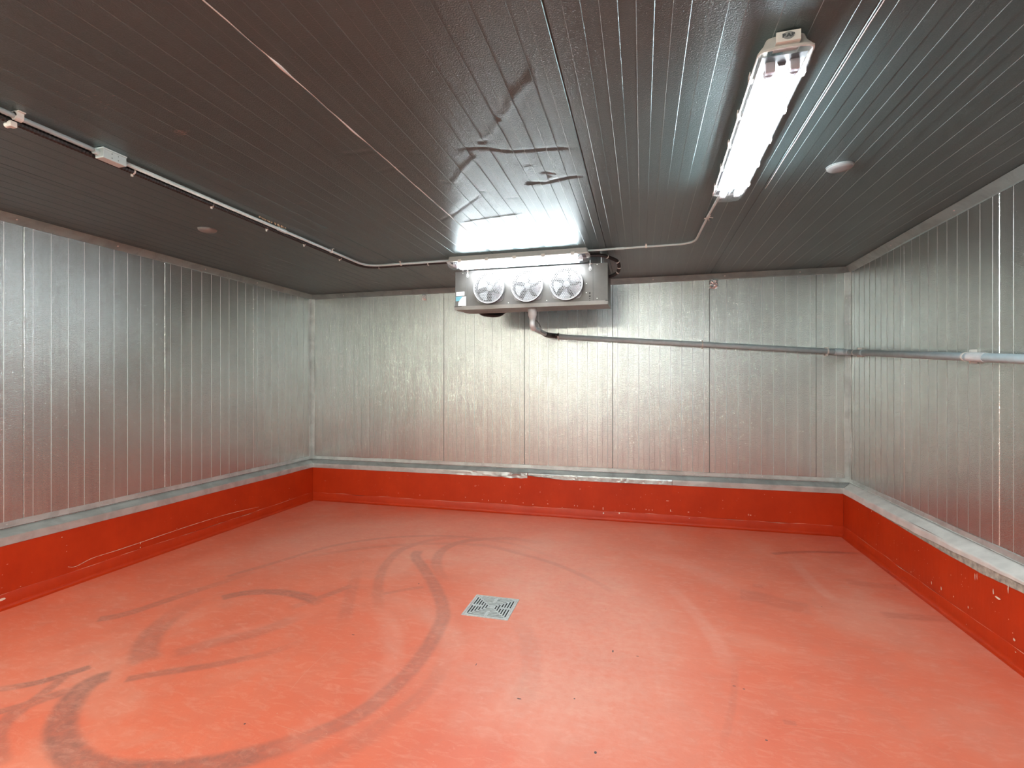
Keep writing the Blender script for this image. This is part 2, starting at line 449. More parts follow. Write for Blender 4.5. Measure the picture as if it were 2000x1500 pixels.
# specks and scratches lying in the paint
mb = MB()
def ribbon(mb, pts, w, z):
    pts = [np.array(p) for p in pts]
    L, R = [], []
    for i, p in enumerate(pts):
        t = pts[min(i + 1, len(pts) - 1)] - pts[max(i - 1, 0)]; t = t / (np.linalg.norm(t) + 1e-9)
        n_ = np.array([-t[1], t[0]]); ww = w * (.4 + .6 * math.sin(math.pi * (i + .3) / (len(pts) - .4)))
        L.append((*(p + n_ * ww / 2), z)); R.append((*(p - n_ * ww / 2), z))
    k = len(pts); mb.add(L + R, [(i, i + 1, k + i + 1, k + i) for i in range(k - 1)])
for s_ in [[(566, 1350), (600, 1310), (662, 1253)], [(1185, 1305), (1200, 1290), (1235, 1275)], [(1245, 1278), (1330, 1285), (1440, 1290), (1520, 1298)],
           [(775, 1003), (768, 1020), (750, 1035)], [(566, 1047), (564, 1055), (572, 1047), (580, 1040)], [(1520, 1420), (1600, 1425), (1720, 1440)],
           [(1380, 1250), (1420, 1258), (1500, 1270)], [(1580, 1360), (1640, 1370)], [(1340, 1330), (1400, 1345)], [(1220, 1370), (1260, 1390)],
           [(1700, 1455), (1740, 1478)], [(700, 1020), (716, 1006), (722, 992)], [(770, 1045), (790, 1020), (778, 1000)], [(1000, 1030), (1025, 1010)],
           [(540, 1415), (600, 1435)], [(1645, 1195), (1700, 1205), (1760, 1208)]]:
    ribbon(mb, [np.array(p[:2]) for p in smooth_path([(*floor_pt(*q), 0) for q in s_], 4)], .0016, .0006)
for _ in range(150):
    x = rng.uniform(-3.7, 1.6); y = rng.uniform(1.5, 5.2); r = rng.uniform(.001, .0026)
    mb.add([(x + r * math.cos(t), y + r * 1.3 * math.sin(t), .0006) for t in (0, 1.3, 2.5, 3.8, 5.1)], [(0, 1, 2, 3, 4)])
tag(mb.build('floor_scratches', M['scr'], floor), kind='stuff')
mb = MB()
for px, py, rx, ry in [(1197, 1272, .004, .014), (1014, 1365, .012, .004), (1122, 1365, .004, .004), (1163, 1470, .006, .008), (1245, 1282, .008, .003), (1434, 1340, .009, .003),
                       (1453, 1346, .006, .003), (1497, 1446, .006, .004), (478, 1414, .005, .005), (1095, 1137, .003, .003), (1183, 1190, .003, .003), (1385, 1174, .007, .002),
                       (1748, 1143, .005, .003), (709, 1098, .008, .003), (930, 1298, .002, .012), (690, 1240, .010, .003), (1605, 1185, .004, .003), (818, 1140, .004, .006)]:
    x, y = floor_pt(px, py)
    mb.add([(x + rx * math.cos(t), y + ry * math.sin(t), .0007) for t in (0, 1.0, 2.2, 3.3, 4.4, 5.3)], [(0, 1, 2, 3, 4, 5)])
tag(mb.build('floor_specks', M['grit'], floor), kind='stuff')

# ------------------------------------------------------------------ embossed panels for walls and ceiling
RIB = .0547
def rib_profile(u0, u1, rib=RIB, depth=.0012, slope=.0019, edge=.0035, margin=.012):
    """(u, h) across one panel: shallow ribs alternate proud / recessed; V joints at the panel edges"""
    pts = [(u0 + .0008, -edge), (u0 + .004, 0)]
    n = max(1, int(round((u1 - u0) / rib)))
    step = (u1 - u0) / n; h = 0
    for i in range(1, n):
        u = u0 + i * step; nh = depth if h == 0 else 0
        pts += [(u - slope / 2, h), (u + slope / 2, nh)]; h = nh
    pts += [(u1 - .004, h), (u1 - .0008, -edge)]
    return pts
def face_map(side):
    return {'back': lambda u, v, h: (u, YB - h, v), 'left': lambda u, v, h: (XL + h, u, v), 'right': lambda u, v, h: (XR - h, u, v),
            'front': lambda u, v, h: (u, YF + h, v), 'ceil': lambda u, v, h: (u, v, H - h)}[side]
def panel(name, side, u0, u1, v0, v1, mat, parent):
    prof = rib_profile(u0, u1); fm = face_map(side)
    vs = [fm(u, v, h) for v in (v0, v1) for u, h in prof]; n = len(prof)
    fs = [(i, i + 1, n + i + 1, n + i) for i in range(n - 1)]
    o = obj(name, vs, fs, mat, parent)
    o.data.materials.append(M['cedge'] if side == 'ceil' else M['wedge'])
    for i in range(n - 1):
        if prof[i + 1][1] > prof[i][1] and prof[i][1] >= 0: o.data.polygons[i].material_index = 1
    return o
def seams(lo, hi, ref, pitch):
    k0 = math.ceil((lo - ref) / pitch + .02); out = [lo]
    while ref + k0 * pitch < hi - .02: out.append(ref + k0 * pitch); k0 += 1
    out.append(hi); return out
def wall(side, name, label, lo, hi, ref, pitch, z0=.40, z1=H):
    fm = face_map(side); mb = MB()
    a_, b_ = fm(lo - .08, z0 - .40, -.08), fm(hi + .08, H + .0, -.004)
    mb.box(tuple(min(p, q) for p, q in zip(a_, b_)), tuple(max(p, q) for p, q in zip(a_, b_)))
    w = mb.build(name, M['backing']); tag(w, label, 'wall', kind='structure')
    s_ = seams(lo, hi, ref, pitch)
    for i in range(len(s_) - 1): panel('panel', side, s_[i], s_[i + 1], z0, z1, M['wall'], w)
    return w
w_back = wall('back', 'wall_back', 'back wall of ribbed embossed metal panels behind the cooling unit', XL, XR, -3.268, .9873)
w_left = wall('left', 'wall_left', 'left wall of ribbed embossed metal panels', YF, YB, 2.427, 1.037)
w_right = wall('right', 'wall_right', 'right wall of ribbed embossed metal panels with the grey pipe', YF, YB, 4.454, 1.049)
# wall behind the photographer: panels either side of a wide open doorway and above it
mb = MB(); DW0, DW1, DWH = -2.4, .6, 2.25
mb.box((XL - .08, YF - .08, 0), (DW0, YF - .004, H)); mb.box((DW1, YF - .08, 0), (XR + .08, YF - .004, H)); mb.box((DW0, YF - .08, DWH), (DW1, YF - .004, H))
w_front = mb.build('wall_front', M['backing']); tag(w_front, 'metal panel wall with an open doorway behind the photographer', 'wall', kind='structure')
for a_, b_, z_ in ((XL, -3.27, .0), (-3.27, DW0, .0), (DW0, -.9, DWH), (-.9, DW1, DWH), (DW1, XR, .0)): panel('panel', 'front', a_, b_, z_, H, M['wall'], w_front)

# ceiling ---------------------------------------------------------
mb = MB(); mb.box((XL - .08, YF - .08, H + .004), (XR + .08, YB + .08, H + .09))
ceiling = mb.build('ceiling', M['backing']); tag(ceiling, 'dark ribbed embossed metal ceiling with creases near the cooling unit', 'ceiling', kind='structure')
def z8(x, y): return ceil_pt(600 + x / 3.077, 150 + y / 3.077)
CRE = []   # (points, width, height, kind)
for pts, w, h, in [
    ([(205, 462), (300, 458), (400, 440)], .018, .006), ([(95, 400), (120, 470), (158, 540)], .012, -.004), ([(410, 577), (500, 550), (580, 545)], .012, .004),
    ([(860, 432), (1060, 425), (1150, 440), (1260, 447), (1450, 430), (1640, 426)], .016, .006), ([(1350, -5), (1250, 120), (1165, 255)], .028, -.007),
    ([(1165, 255), (1110, 320), (1050, 392)], .022, -.005), ([(1020, 470), (930, 560), (870, 650)], .022, -.007), ([(800, 622), (840, 635), (890, 640)], .012, .005),
    ([(790, 872), (900, 810), (1070, 688)], .014, .006), ([(905, 880), (1090, 850), (1310, 820)], .016, -.006),
    ([(1240, 450), (1290, 560), (1330, 638), (1440, 632), (1560, 605), (1690, 590)], .022, .009), ([(1400, 570), (1440, 572), (1490, 582)], .012, .005),
    ([(1200, 730), (1280, 722)], .012, .004), ([(1370, 866), (1430, 860)], .012, .006), ([(1410, 650), (1425, 860)], .022, .005), ([(1300, 530), (1360, 524)], .01, .003),
    ([(1030, 690), (1075, 688)], .014, .006), ([(1030, 400), (1085, 375)], .025, .006), ([(1420, 640), (1465, 600)], .02, -.004), ([(600, 455), (680, 460)], .012, .003),
    ([(1600, 742), (1710, 742)], .01, .003)]:
    CRE.append(([z8(*p) for p in pts], w, h))
for c_ in [((520, 0), (540, 110), (545, 165)), ((548, 165), (552, 230), (548, 290))]:
    CRE.append(([ceil_pt(*p) for p in c_], .03, .0015))
CRE.append(([ceil_pt(1265, 508), ceil_pt(1350, 503), ceil_pt(1425, 500)], .03, -.003))
def ceil_disp(X, Y):
    Z = np.zeros(X.shape)
    for pts, w, h in CRE:
        x0 = min(p[0] for p in pts) - .15; x1 = max(p[0] for p in pts) + .15; y0 = min(p[1] for p in pts) - .15; y1 = max(p[1] for p in pts) + .15
        m = (X > x0) & (X < x1) & (Y > y0) & (Y < y1)
        if not m.any(): continue
        d, t = seg_dist(X[m], Y[m], pts)
        e_ = np.clip(np.minimum(t, 1 - t) / .12, 0, 1)
        Z[m] -= .36 * h * np.exp(-(d / (w * .62 + .004)) ** 2) * e_
    return Z
cs = seams(XL, XR, -.285, .968)
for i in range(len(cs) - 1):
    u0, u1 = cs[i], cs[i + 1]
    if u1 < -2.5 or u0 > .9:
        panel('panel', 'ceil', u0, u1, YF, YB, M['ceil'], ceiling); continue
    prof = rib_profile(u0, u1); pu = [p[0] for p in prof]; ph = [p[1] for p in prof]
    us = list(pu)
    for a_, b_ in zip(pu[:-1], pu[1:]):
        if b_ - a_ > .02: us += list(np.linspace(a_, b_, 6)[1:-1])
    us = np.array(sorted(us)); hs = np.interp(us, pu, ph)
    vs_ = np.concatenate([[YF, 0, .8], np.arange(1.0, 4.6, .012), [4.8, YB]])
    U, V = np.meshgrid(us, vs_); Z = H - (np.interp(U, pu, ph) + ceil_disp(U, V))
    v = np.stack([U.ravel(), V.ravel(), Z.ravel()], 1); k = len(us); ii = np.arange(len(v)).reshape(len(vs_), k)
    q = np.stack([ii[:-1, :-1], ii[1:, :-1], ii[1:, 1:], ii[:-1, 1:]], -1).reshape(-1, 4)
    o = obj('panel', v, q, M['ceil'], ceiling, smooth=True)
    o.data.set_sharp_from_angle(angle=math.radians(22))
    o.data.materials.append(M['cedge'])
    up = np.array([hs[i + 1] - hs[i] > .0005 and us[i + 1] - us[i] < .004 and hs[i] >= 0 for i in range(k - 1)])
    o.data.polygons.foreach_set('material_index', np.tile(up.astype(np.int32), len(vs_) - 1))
# bright sealant along one ceiling joint
mb = MB(); pts = []
for y in np.arange(YF + .1, 4.0, .02):
    pts.append((-1.253 + .0015 * math.sin(y * 9) + .001 * math.sin(y * 31), y, H + .001))
rad = [.0022 + .0008 * math.sin(p[1] * 17) + (.005 * math.exp(-((p[1] - 1.50) / .05) ** 2)) + (.002 * math.exp(-((p[1] - 1.95) / .1) ** 2)) for p in pts]
mb.tube(pts, .003, 6, rad=rad); mb.build('sealant_bead', M['seal'], ceiling, smooth=True)
mb = MB(); pts = [(.695 + .0008 * math.sin(y * 13), y, H + .001) for y in np.arange(YF + .1, 3.2, .05)]
mb.tube(pts, .0024, 6); mb.build('sealant_bead', M['seal'], ceiling, smooth=True)
# scuffs left on the ceiling skin
mb = MB()
def scuff(cx_, cy_, w, h, n, mbx):
    for _ in range(n):
        x = cx_ + rng.normal() * w; y = cy_ + rng.normal() * h; l = rng.uniform(.004, .016)
        mbx.add([(x, y, H - .0022), (x + l, y + .001, H - .0022), (x + l * 1.05, y + .003, H - .0022), (x, y + .0025, H - .0022)], [(0, 1, 2, 3)])
scuff(*ceil_pt(353, 258), .022, .012, 46, mb); scuff(*ceil_pt(588, 396), .03, .02, 26, mb); scuff(*ceil_pt(180, 192), .05, .05, 10, mb)
for _ in range(110):
    x = rng.uniform(-2.4, .2); y = rng.uniform(1.2, 3.2); l = rng.uniform(.0012, .0035)
    mb.add([(x, y, H - .0022), (x + l, y, H - .0022), (x + l, y + l, H - .0022), (x, y + l, H - .0022)], [(0, 1, 2, 3)])
tag(mb.build('scuff_marks', simple('pale_scuff', (.36, .33, .32), .5, .3), ceiling), kind='stuff')

# ------------------------------------------------------------------ curbs, flashings and trims (mitred runs along the walls)
def run(side, o, t):
    if side == 'left': return (XL + o, YF + (YB - o - YF) * t)
    if side == 'right': return (XR - o, YF + (YB - o - YF) * t)
    return (XL + o + (XR - XL - 2 * o) * t, YB - o)
def strip(side, prof, ts, disp=None):
    vs = []
    for t in ts:
        for j, (o, z) in enumerate(prof):
            do, dz = disp(t, j, o, z) if disp else (0, 0)
            x, y = run(side, o + do, t); vs.append((x, y, z + dz))
    n = len(prof)
    fs = [(i * n + j, i * n + j + 1, (i + 1) * n + j + 1, (i + 1) * n + j) for i in range(len(ts) - 1) for j in range(n - 1)]
    return vs, fs
LEN = {'left': YB - YF, 'right': YB - YF, 'back': XR - XL}
TXT = {'left': 'left', 'right': 'right', 'back': 'back'}
tn = 0
def t_of_x(x): return (x - XL) / (XR - XL)
def t_of_y(y): return (y - YF) / (YB - YF)
nz = rng.normal(size=4000)
def wob(s, k, seed=0):
    i = int(math.floor(s / k)); f = s / k - i; f = f * f * (3 - 2 * f); return nz[(i + seed) % 4000] * (1 - f) + nz[(i + 1 + seed) % 4000] * f
for side in ('left', 'back', 'right'):
    L = LEN[side]; fine = np.linspace(0, 1, int(L / .04))
    # curb: painted face, top hidden under the flashing
    ztop = .455
    def cdisp(t, j, o, z): return ((.0015 * wob(t * L, .3, 5)) if 0 < z < .45 else 0, 0)
    vs, fs = strip(side, [(0.0, ztop), (CURB - .002, ztop), (CURB, ztop - .004), (CURB + .0005, .25), (CURB + .001, .094)], fine, cdisp)
    cb = obj('baseboard_' + side, vs, fs, M['curb'], smooth=False)
    tag(cb, 'red painted concrete curb along the foot of the %s wall' % side, 'curb', kind='structure')
    # cove of floor paint turned up on the curb
    def vdisp(t, j, o, z):
        s = t * L; return (0.002 * wob(s, .25, 77) if j >= 2 else 0, .003 * wob(s, .22, 30) if j <= 1 else 0)
    vs, fs = strip(side, [(CURB + .0005, .096), (CURB + .003, .0925), (CURB + .0045, .03), (CURB + .0075, .014), (CURB + .016, .004), (CURB + .030, .0004), (CURB + .042, -.001)], fine, vdisp)
    o_ = obj('cove', vs, fs, M['curb'], cb, smooth=True); o_.data.set_sharp_from_angle(angle=math.radians(50))
    # chips and drips in the curb paint
    mb = MB()
    def chip(s, z, w, h, mbx):
        t = s / L; k = 7; vv = []
        for q in range(k):
            an = 2 * math.pi * q / k; r = rng.uniform(.6, 1.15)
            tt = (s + w / 2 * r * math.cos(an)) / L; x, y = run(side, CURB + (.0060 if z < .1 else .0036), tt); vv.append((x, y, max(z + h / 2 * r * math.sin(an), .02)))
        mbx.add(vv, [tuple(range(k))])
    if side == 'back':
        for px, py, w, h in [(778, 963, .006, .008), (820, 967, .006, .012), (928, 949, .006, .022), (1016, 951, .007, .030), (909, 971, .008, .008), (942, 976, .006, .012), (954, 977, .006, .02),
                             (980, 978, .008, .012), (988, 979, .005, .014), (1022, 982, .008, .008), (1041, 985, .006, .012), (1070, 984, .016, .010), (1122, 987, .005, .02), (1128, 988, .005, .014),
                             (1098, 991, .016, .005), (1160, 989, .005, .020), (1178, 993, .010, .034), (1179, 1002, .018, .022), (1210, 1002, .018, .020), (1236, 994, .006, .014), (1240, 994, .005, .016),
                             (1262, 995, .008, .014), (1268, 996, .006, .012), (1274, 996, .008, .016), (1310, 997, .008, .030), (1345, 1000, .022, .006), (1466, 1006, .022, .008), (1462, 1005, .006, .022),
                             (1304, 978, .040, .005), (1196, 1012, .010, .014), (1133, 955, .006, .014), (1055, 961, .016, .004), (635, 939, .02, .004), (797, 928, .006, .005), (1347, 1012, .012, .008), (1368, 1001, .006, .006)]:
            r_ = pix_ray(px, py); tt = (YB - CURB) / r_[1]; x = r_[0] * tt; z = CAM_H + r_[2] * tt
            chip((x - XL - CURB) / (XR - XL - 2 * CURB) * L, z, w, h, mb)
        for _ in range(60): chip(rng.uniform(.3, L - .2), rng.uniform(.1, .38), rng.uniform(.002, .005), rng.uniform(.002, .006), mb)
    if side == 'right':
        for px, py, w, h in [(1712, 1063, .008, .012), (1752, 1092, .010, .008), (1780, 1117, .008, .012), (1820, 1138, .010, .024), (1839, 1149, .012, .026), (1863, 1165, .010, .01), (1892, 1186, .010, .020),
                             (1941, 1155, .010, .040), (1950, 1168, .045, .012), (1905, 1126, .008, .045), (1909, 1126, .006, .04), (1970, 1150, .010, .05), (1982, 1249, .022, .014), (1979, 1236, .006, .006),
                             (1795, 1075, .012, .004), (1858, 1123, .006, .006), (1717, 1022, .006, .006), (1796, 1124, .006, .006), (1985, 1273, .012, .006), (1703, 998, .01, .016), (1889, 1219, .006, .006)]:
            r_ = pix_ray(px, py); tt = (XR - CURB) / r_[0]; y = r_[1] * tt; z = CAM_H + r_[2] * tt
            chip((y - YF) / (YB - CURB - YF) * L, z, w, h, mb)
        for _ in range(60): chip(rng.uniform(3.5, L - .3), rng.uniform(.1, .36), rng.uniform(.002, .006), rng.uniform(.002, .006), mb)
    if side == 'left':
        for px, py, w, h in [(121, 1049, .010, .010), (274, 1060, .008, .022), (274, 1069, .008, .010), (3, 1171, .05, .02), (130, 1077, .004, .006), (40, 1145, .01, .004), (565, 974, .006, .006)]:
            r_ = pix_ray(px, py); tt = (XL + CURB) / r_[0]; y = r_[1] * tt; z = CAM_H + r_[2] * tt
            chip((y - YF) / (YB - CURB - YF) * L, z, w, h, mb)
        crack = []
        for px, py in [(132, 1107), (148, 1106), (180, 1090), (230, 1074), (272, 1060), (310, 1047), (360, 1030), (420, 1011), (460, 1000), (505, 990)]:
            r_ = pix_ray(px, py); tt = (XL + CURB) / r_[0]; crack.append((r_[1] * tt, CAM_H + r_[2] * tt))
        cp = smooth_path([(p[0], p[1], 0) for p in crack], 8)
        n = len(cp); vv = []
        for i, p in enumerate(cp):
            wv = .0035 * (.35 + .65 * abs(math.sin(i * .9 + math.sin(i * 2.3)))) * (1 if i < n - 6 else .5)
            vv += [(XL + CURB + .0035, p[0], p[1] + wv / 2), (XL + CURB + .0035, p[0], p[1] - wv / 2)]
        mb.add(vv, [(2 * i, 2 * i + 1, 2 * i + 3, 2 * i + 2) for i in range(n - 1)])
        for _ in range(40): chip(rng.uniform(2.5, L - .3), rng.uniform(.1, .3), rng.uniform(.003, .012), rng.uniform(.001, .003), mb)
    # hairline of filler along the turned-up edge
    ts = np.linspace(.0, .985, int(L / .03)); vv = []
    for t in ts:
        s = t * L; zz = .0965 + .003 * wob(s, .22, 30); ww = .0022 * max(.12, .5 + .8 * wob(s, .09, 200))
        x, y = run(side, CURB + .0040, t); vv += [(x, y, zz + ww / 2), (x, y, zz - ww / 2)]
    mb2 = MB(); mb2.add(vv, [(2 * i, 2 * i + 1, 2 * i + 3, 2 * i + 2) for i in range(len(ts) - 1)])
    mb2.build('filler_line', M['scr'], cb)
    tag(mb.build('paint_chips', M['chip'], cb), kind='stuff')
    if side == 'right':   # concrete laid bare under the lifted flashing
        y_ = lambda p: p
        top, bot = [], []
        for i in range(180):
            y = 4.9 - i * (4.9 + .2) / 179; f = min(1, max(0, (4.9 - y) / 1.2)); s = y
            zb = .408 - .024 * f + .0010 * wob(s, .02, 400) + .0012 * wob(s, .5, 410)
            if y < 3.4: zb += min(1, (3.4 - y) / .4) * .020
            x = XR - CURB - .0032
            top.append((x, y, .462)); bot.append((x, y, zb))
        mb = MB(); mb.add(top + bot, [(i, i + 1, 181 + i, 180 + i) for i in range(179)])
        mb.build('bare_concrete_patch', M['concrete'], cb)

    # flashing: wall flange, sloping ledge, lip
    tn += 1
    fl_mat = M['ledge']
    parent = thing('trim_%d' % tn, 'bent aluminium flashing capping the red curb along the %s wall' % side, 'flashing', (0, 0, 0), kind='structure')
    def fdisp(t, j, o, z):
        s = t * L
        return (.0012 * wob(s, .35, 11) * (j == 1), .002 * wob(s, .4, 21) * (j == 0))
    vs, fs = strip(side, [(.0008, .544), (.0045, .543), (.0060, .510), (.0090, .506)], fine, fdisp)
    obj('wall_flange', vs, fs, M['trim'], parent)
    def ldisp(t, j, o, z):
        s = t * L; k = .0016
        if side == 'right': k = .0035
        return (0, k * wob(s, .28, 31) * (j > 0))
    vs, fs = strip(side, [(.0, .500), (.018, .494), (.045, .482), (.085, .466)], fine, ldisp)
    obj('ledge', vs, fs, M['dusty'] if side == 'right' else M['ledge'], parent, smooth=(side != 'right'))
    def lip(t0, t1, prof, disp, mat, step=.02):
        ts = np.linspace(t0, t1, max(3, int((t1 - t0) * L / step)))
        vs, fs = strip(side, prof, ts, disp); return obj('lip', vs, fs, mat, parent, smooth=False)
    pr = [(.0845, .467), (.0885, .464), (.0895, .450), (.0895, .430), (.0900, .411), (.0865, .409)]
    if side == 'left': lip(0, 1, pr, lambda t, j, o, z: (.0012 * wob(t * L, .3, 61), .0012 * wob(t * L, .4, 71)), M['trim'])
    if side == 'right':
        def rd(t, j, o, z):
            s = t * L; lift = .042 * min(1, max(0, (t_of_y(4.2) - t) * (YB - YF) / 1.1))
            return (.0025 * abs(wob(s, .11, 91)) * (j > 1), (lift * .9 * (z < .455) * (.464 - z) / .055) + .0012 * wob(s, .2, 41))
        lip(0, 1, pr, rd, M['dusty'])
    if side == 'back':
        x1, x2, x3 = -1.245, -1.235, -.80
        def crumple(t, j, o, z):
            x = XL + t * L; k = math.exp(-((x + 1.40) / .15) ** 2)
            k2 = math.exp(-((x + 1.9) / .25) ** 2) * .3
            return ((k + k2) * (.010 * wob(x * 10, .5, 101 + 7 * j) + .006) * (j > 1) + .001 * wob(x, .3, 61), k * .008 * wob(x * 10, .6, 140 + 5 * j) * (j > 1))
        lip(0, t_of_x(x1), pr, crumple, M['ledge'], .012)
        def tear(t, j, o, z):
            x = XL + t * L; f = max(0, 1 - (x - x2) / .42); rag = .0018 * wob(x * 10, .25, 170 + j) * (x < .3)
            return ((.004 + rag) * (j > 1) * (x < .35), f * (.462 - z) * .75 * (z < .46) + rag * (j > 2))
        lip(t_of_x(x2), 1, pr, tear, M['trim'], .012)
        mb = MB()   # folded tongue of torn foil
        P_ = [(-1.27, .0), (-1.15, -.012), (-1.02, -.020), (-.90, -.030), (-.82, -.036)]
        vv = []
        for x, dz in P_:
            vv += [(x, YB - .089, .452 + dz), (x, YB - .100, .446 + dz), (x, YB - .092, .440 + dz)]
        mb.add(vv, [(3 * i + j, 3 * i + j + 1, 3 * i + j + 4, 3 * i + j + 3) for i in range(4) for j in range(2)])
        mb.build('torn_fold', M['foil'], parent)
    mb = MB()
    for s in np.arange(.35, L - .2, .62):
        t = (s + rng.uniform(-.08, .08)) / L; x, y = run(side, .0065, t); d = {'left': (1, 0), 'right': (-1, 0), 'back': (0, -1)}[side]
        mb.tube([(x, y, .527), (x + d[0] * .002, y + d[1] * .002, .527), (x + d[0] * .004, y + d[1] * .004, .527)], .006, 8, rad=[.006, .0055, .002])
    tag(mb.build('screws', M['screw'], parent), kind='stuff')
    # angle trim between wall and ceiling
    tn += 1
    vs, fs = strip(side, [(.058, H - .0025), (.055, H - .005), (.006, H - .048), (.0035, H - .052), (.0018, H - .056)], fine, lambda t, j, o, z: (.0015 * wob(t * L, .4, 301) * (j == 1), .0012 * wob(t * L, .5, 333) * (j == 2)))
    tr_ = obj('trim_%d' % tn, vs, fs, M['ctrim']); tag(tr_, 'sloping metal angle trim where the %s wall meets the ceiling' % side, 'trim', kind='structure')
    mb = MB()
    for s in np.arange(.5, L - .2, .74):
        t = (s + rng.uniform(-.06, .06)) / L; x, y = run(side, .030, t); d = {'left': (1, 0), 'right': (-1, 0), 'back': (0, -1)}[side]
        c_ = np.array((x, y, H - .027)); nn = np.array((d[0] * .7, d[1] * .7, -.7))
        mb.tube([c_, c_ + nn * .003, c_ + nn * .005], .006, 8, rad=[.006, .0055, .002])
    tag(mb.build('screws', M['screw'], tr_), kind='stuff')
# vertical corner trims
for side, X, s in (('left', XL, 1), ('right', XR, -1)):
    tn += 1
    prof = [(s * .002, -.047), (s * .004, -.045), (s * .006, -.012), (s * .013, -.012), (s * .013, -.006), (s * .044, -.0045), (s * .047, -.0018)]
    zz = np.linspace(.507, H - .05, 40); n = len(prof)
    vs = [(X + p[0] + .0008 * wob(z, .3, 7 * i) * s, YB + p[1], z) for z in zz for i, p in enumerate(prof)]
    fs = [(i * n + j, i * n + j + 1, (i + 1) * n + j + 1, (i + 1) * n + j) for i in range(len(zz) - 1) for j in range(n - 1)]
    tr_ = obj('trim_%d' % tn, vs, fs, M['trim']); tag(tr_, 'vertical metal angle trim in the back %s corner' % side, 'trim', kind='structure')
    mb = MB()
    for z in (.85, 1.25, 1.65, 2.05, 2.3):
        mb.tube([(X + s * .030, YB - .006, z), (X + s * .030, YB - .009, z)], .005, 8); mb.tube([(X + s * .005, YB - .030, z), (X + s * .009, YB - .030, z)], .005, 8)
    tag(mb.build('screws', M['screw'], tr_), kind='stuff')

# ------------------------------------------------------------------ vapour-tight fluorescent fixture (long axis local y, hangs from z=0 downwards)
FL, FW = 1.30, .165
def outline(l, w, bulge, n_end=10, z=0.0):
    pts = []
    hl = l / 2 - bulge
    for s in (1, -1):
        for k in range(n_end + 1):
            a_ = -math.pi / 2 + math.pi * k / n_end
            # super-ellipse shaped end
            cx_ = math.cos(a_); sx = math.sin(a_)
            ex = math.copysign(abs(sx) ** .75, sx); ey = abs(cx_) ** .62
            pts.append((-s * ex * w / 2, s * (hl + bulge * ey), z))
    # order so that the loop is continuous
    first = pts[:n_end + 1]; second = pts[n_end + 1:]
    return first + second
def ring(l, w, b, z): return outline(l, w, b, 10, z)
def fixture_meshes():
    out = {}
    mb = MB(); mb.loft([ring(FL - .035, FW - .05, .022, -.001), ring(FL - .030, FW - .034, .024, -.020), ring(FL - .02, FW - .010, .025, -.034), ring(FL - .012, FW - .004, .026, -.043),
                        ring(FL, FW + .004, .028, -.046), ring(FL, FW + .004, .028, -.053), ring(FL - .01, FW - .006, .026, -.0535)], (True, False))
    out['housing'] = mb
    mb = MB(); mb.loft([ring(FL - .004, FW - .001, .027, -.0535), ring(FL - .008, FW - .003, .026, -.060), ring(FL - .016, FW - .012, .025, -.078), ring(FL - .030, FW - .034, .022, -.092),
                        ring(FL - .06, FW - .070, .018, -.100)], (False, True))
    out['diffuser'] = mb
    mb = MB()
    for x in (-.045, -.036, -.012, .012, .036, .045, .055, -.055):      # prismatic ribs pressed in the lens
        z = -.0985 if abs(x) < .046 else -.095
        mb.box((x - .0008, -FL / 2 + .06, z - .0012), (x + .0008, FL / 2 - .06, z + .0006))
    out['lens_ribs'] = mb
    mb = MB()
    mb.add([(-.068, -FL / 2 + .035, -.054), (.068, -FL / 2 + .035, -.054), (.068, FL / 2 - .035, -.054), (-.068, FL / 2 - .035, -.054)], [(0, 1, 2, 3)])
    mb.add([(-.014, -FL / 2 + .075, -.0545), (.014, -FL / 2 + .075, -.0545), (.010, -FL / 2 + .075, -.066), (-.010, -FL / 2 + .075, -.066),
            (-.014, FL / 2 - .075, -.0545), (.014, FL / 2 - .075, -.0545), (.010, FL / 2 - .075, -.066), (-.010, FL / 2 - .075, -.066)],
           [(0, 1, 2, 3), (7, 6, 5, 4), (3, 2, 6, 7), (0, 3, 7, 4), (1, 5, 6, 2)])
    out['reflector'] = mb
    return out
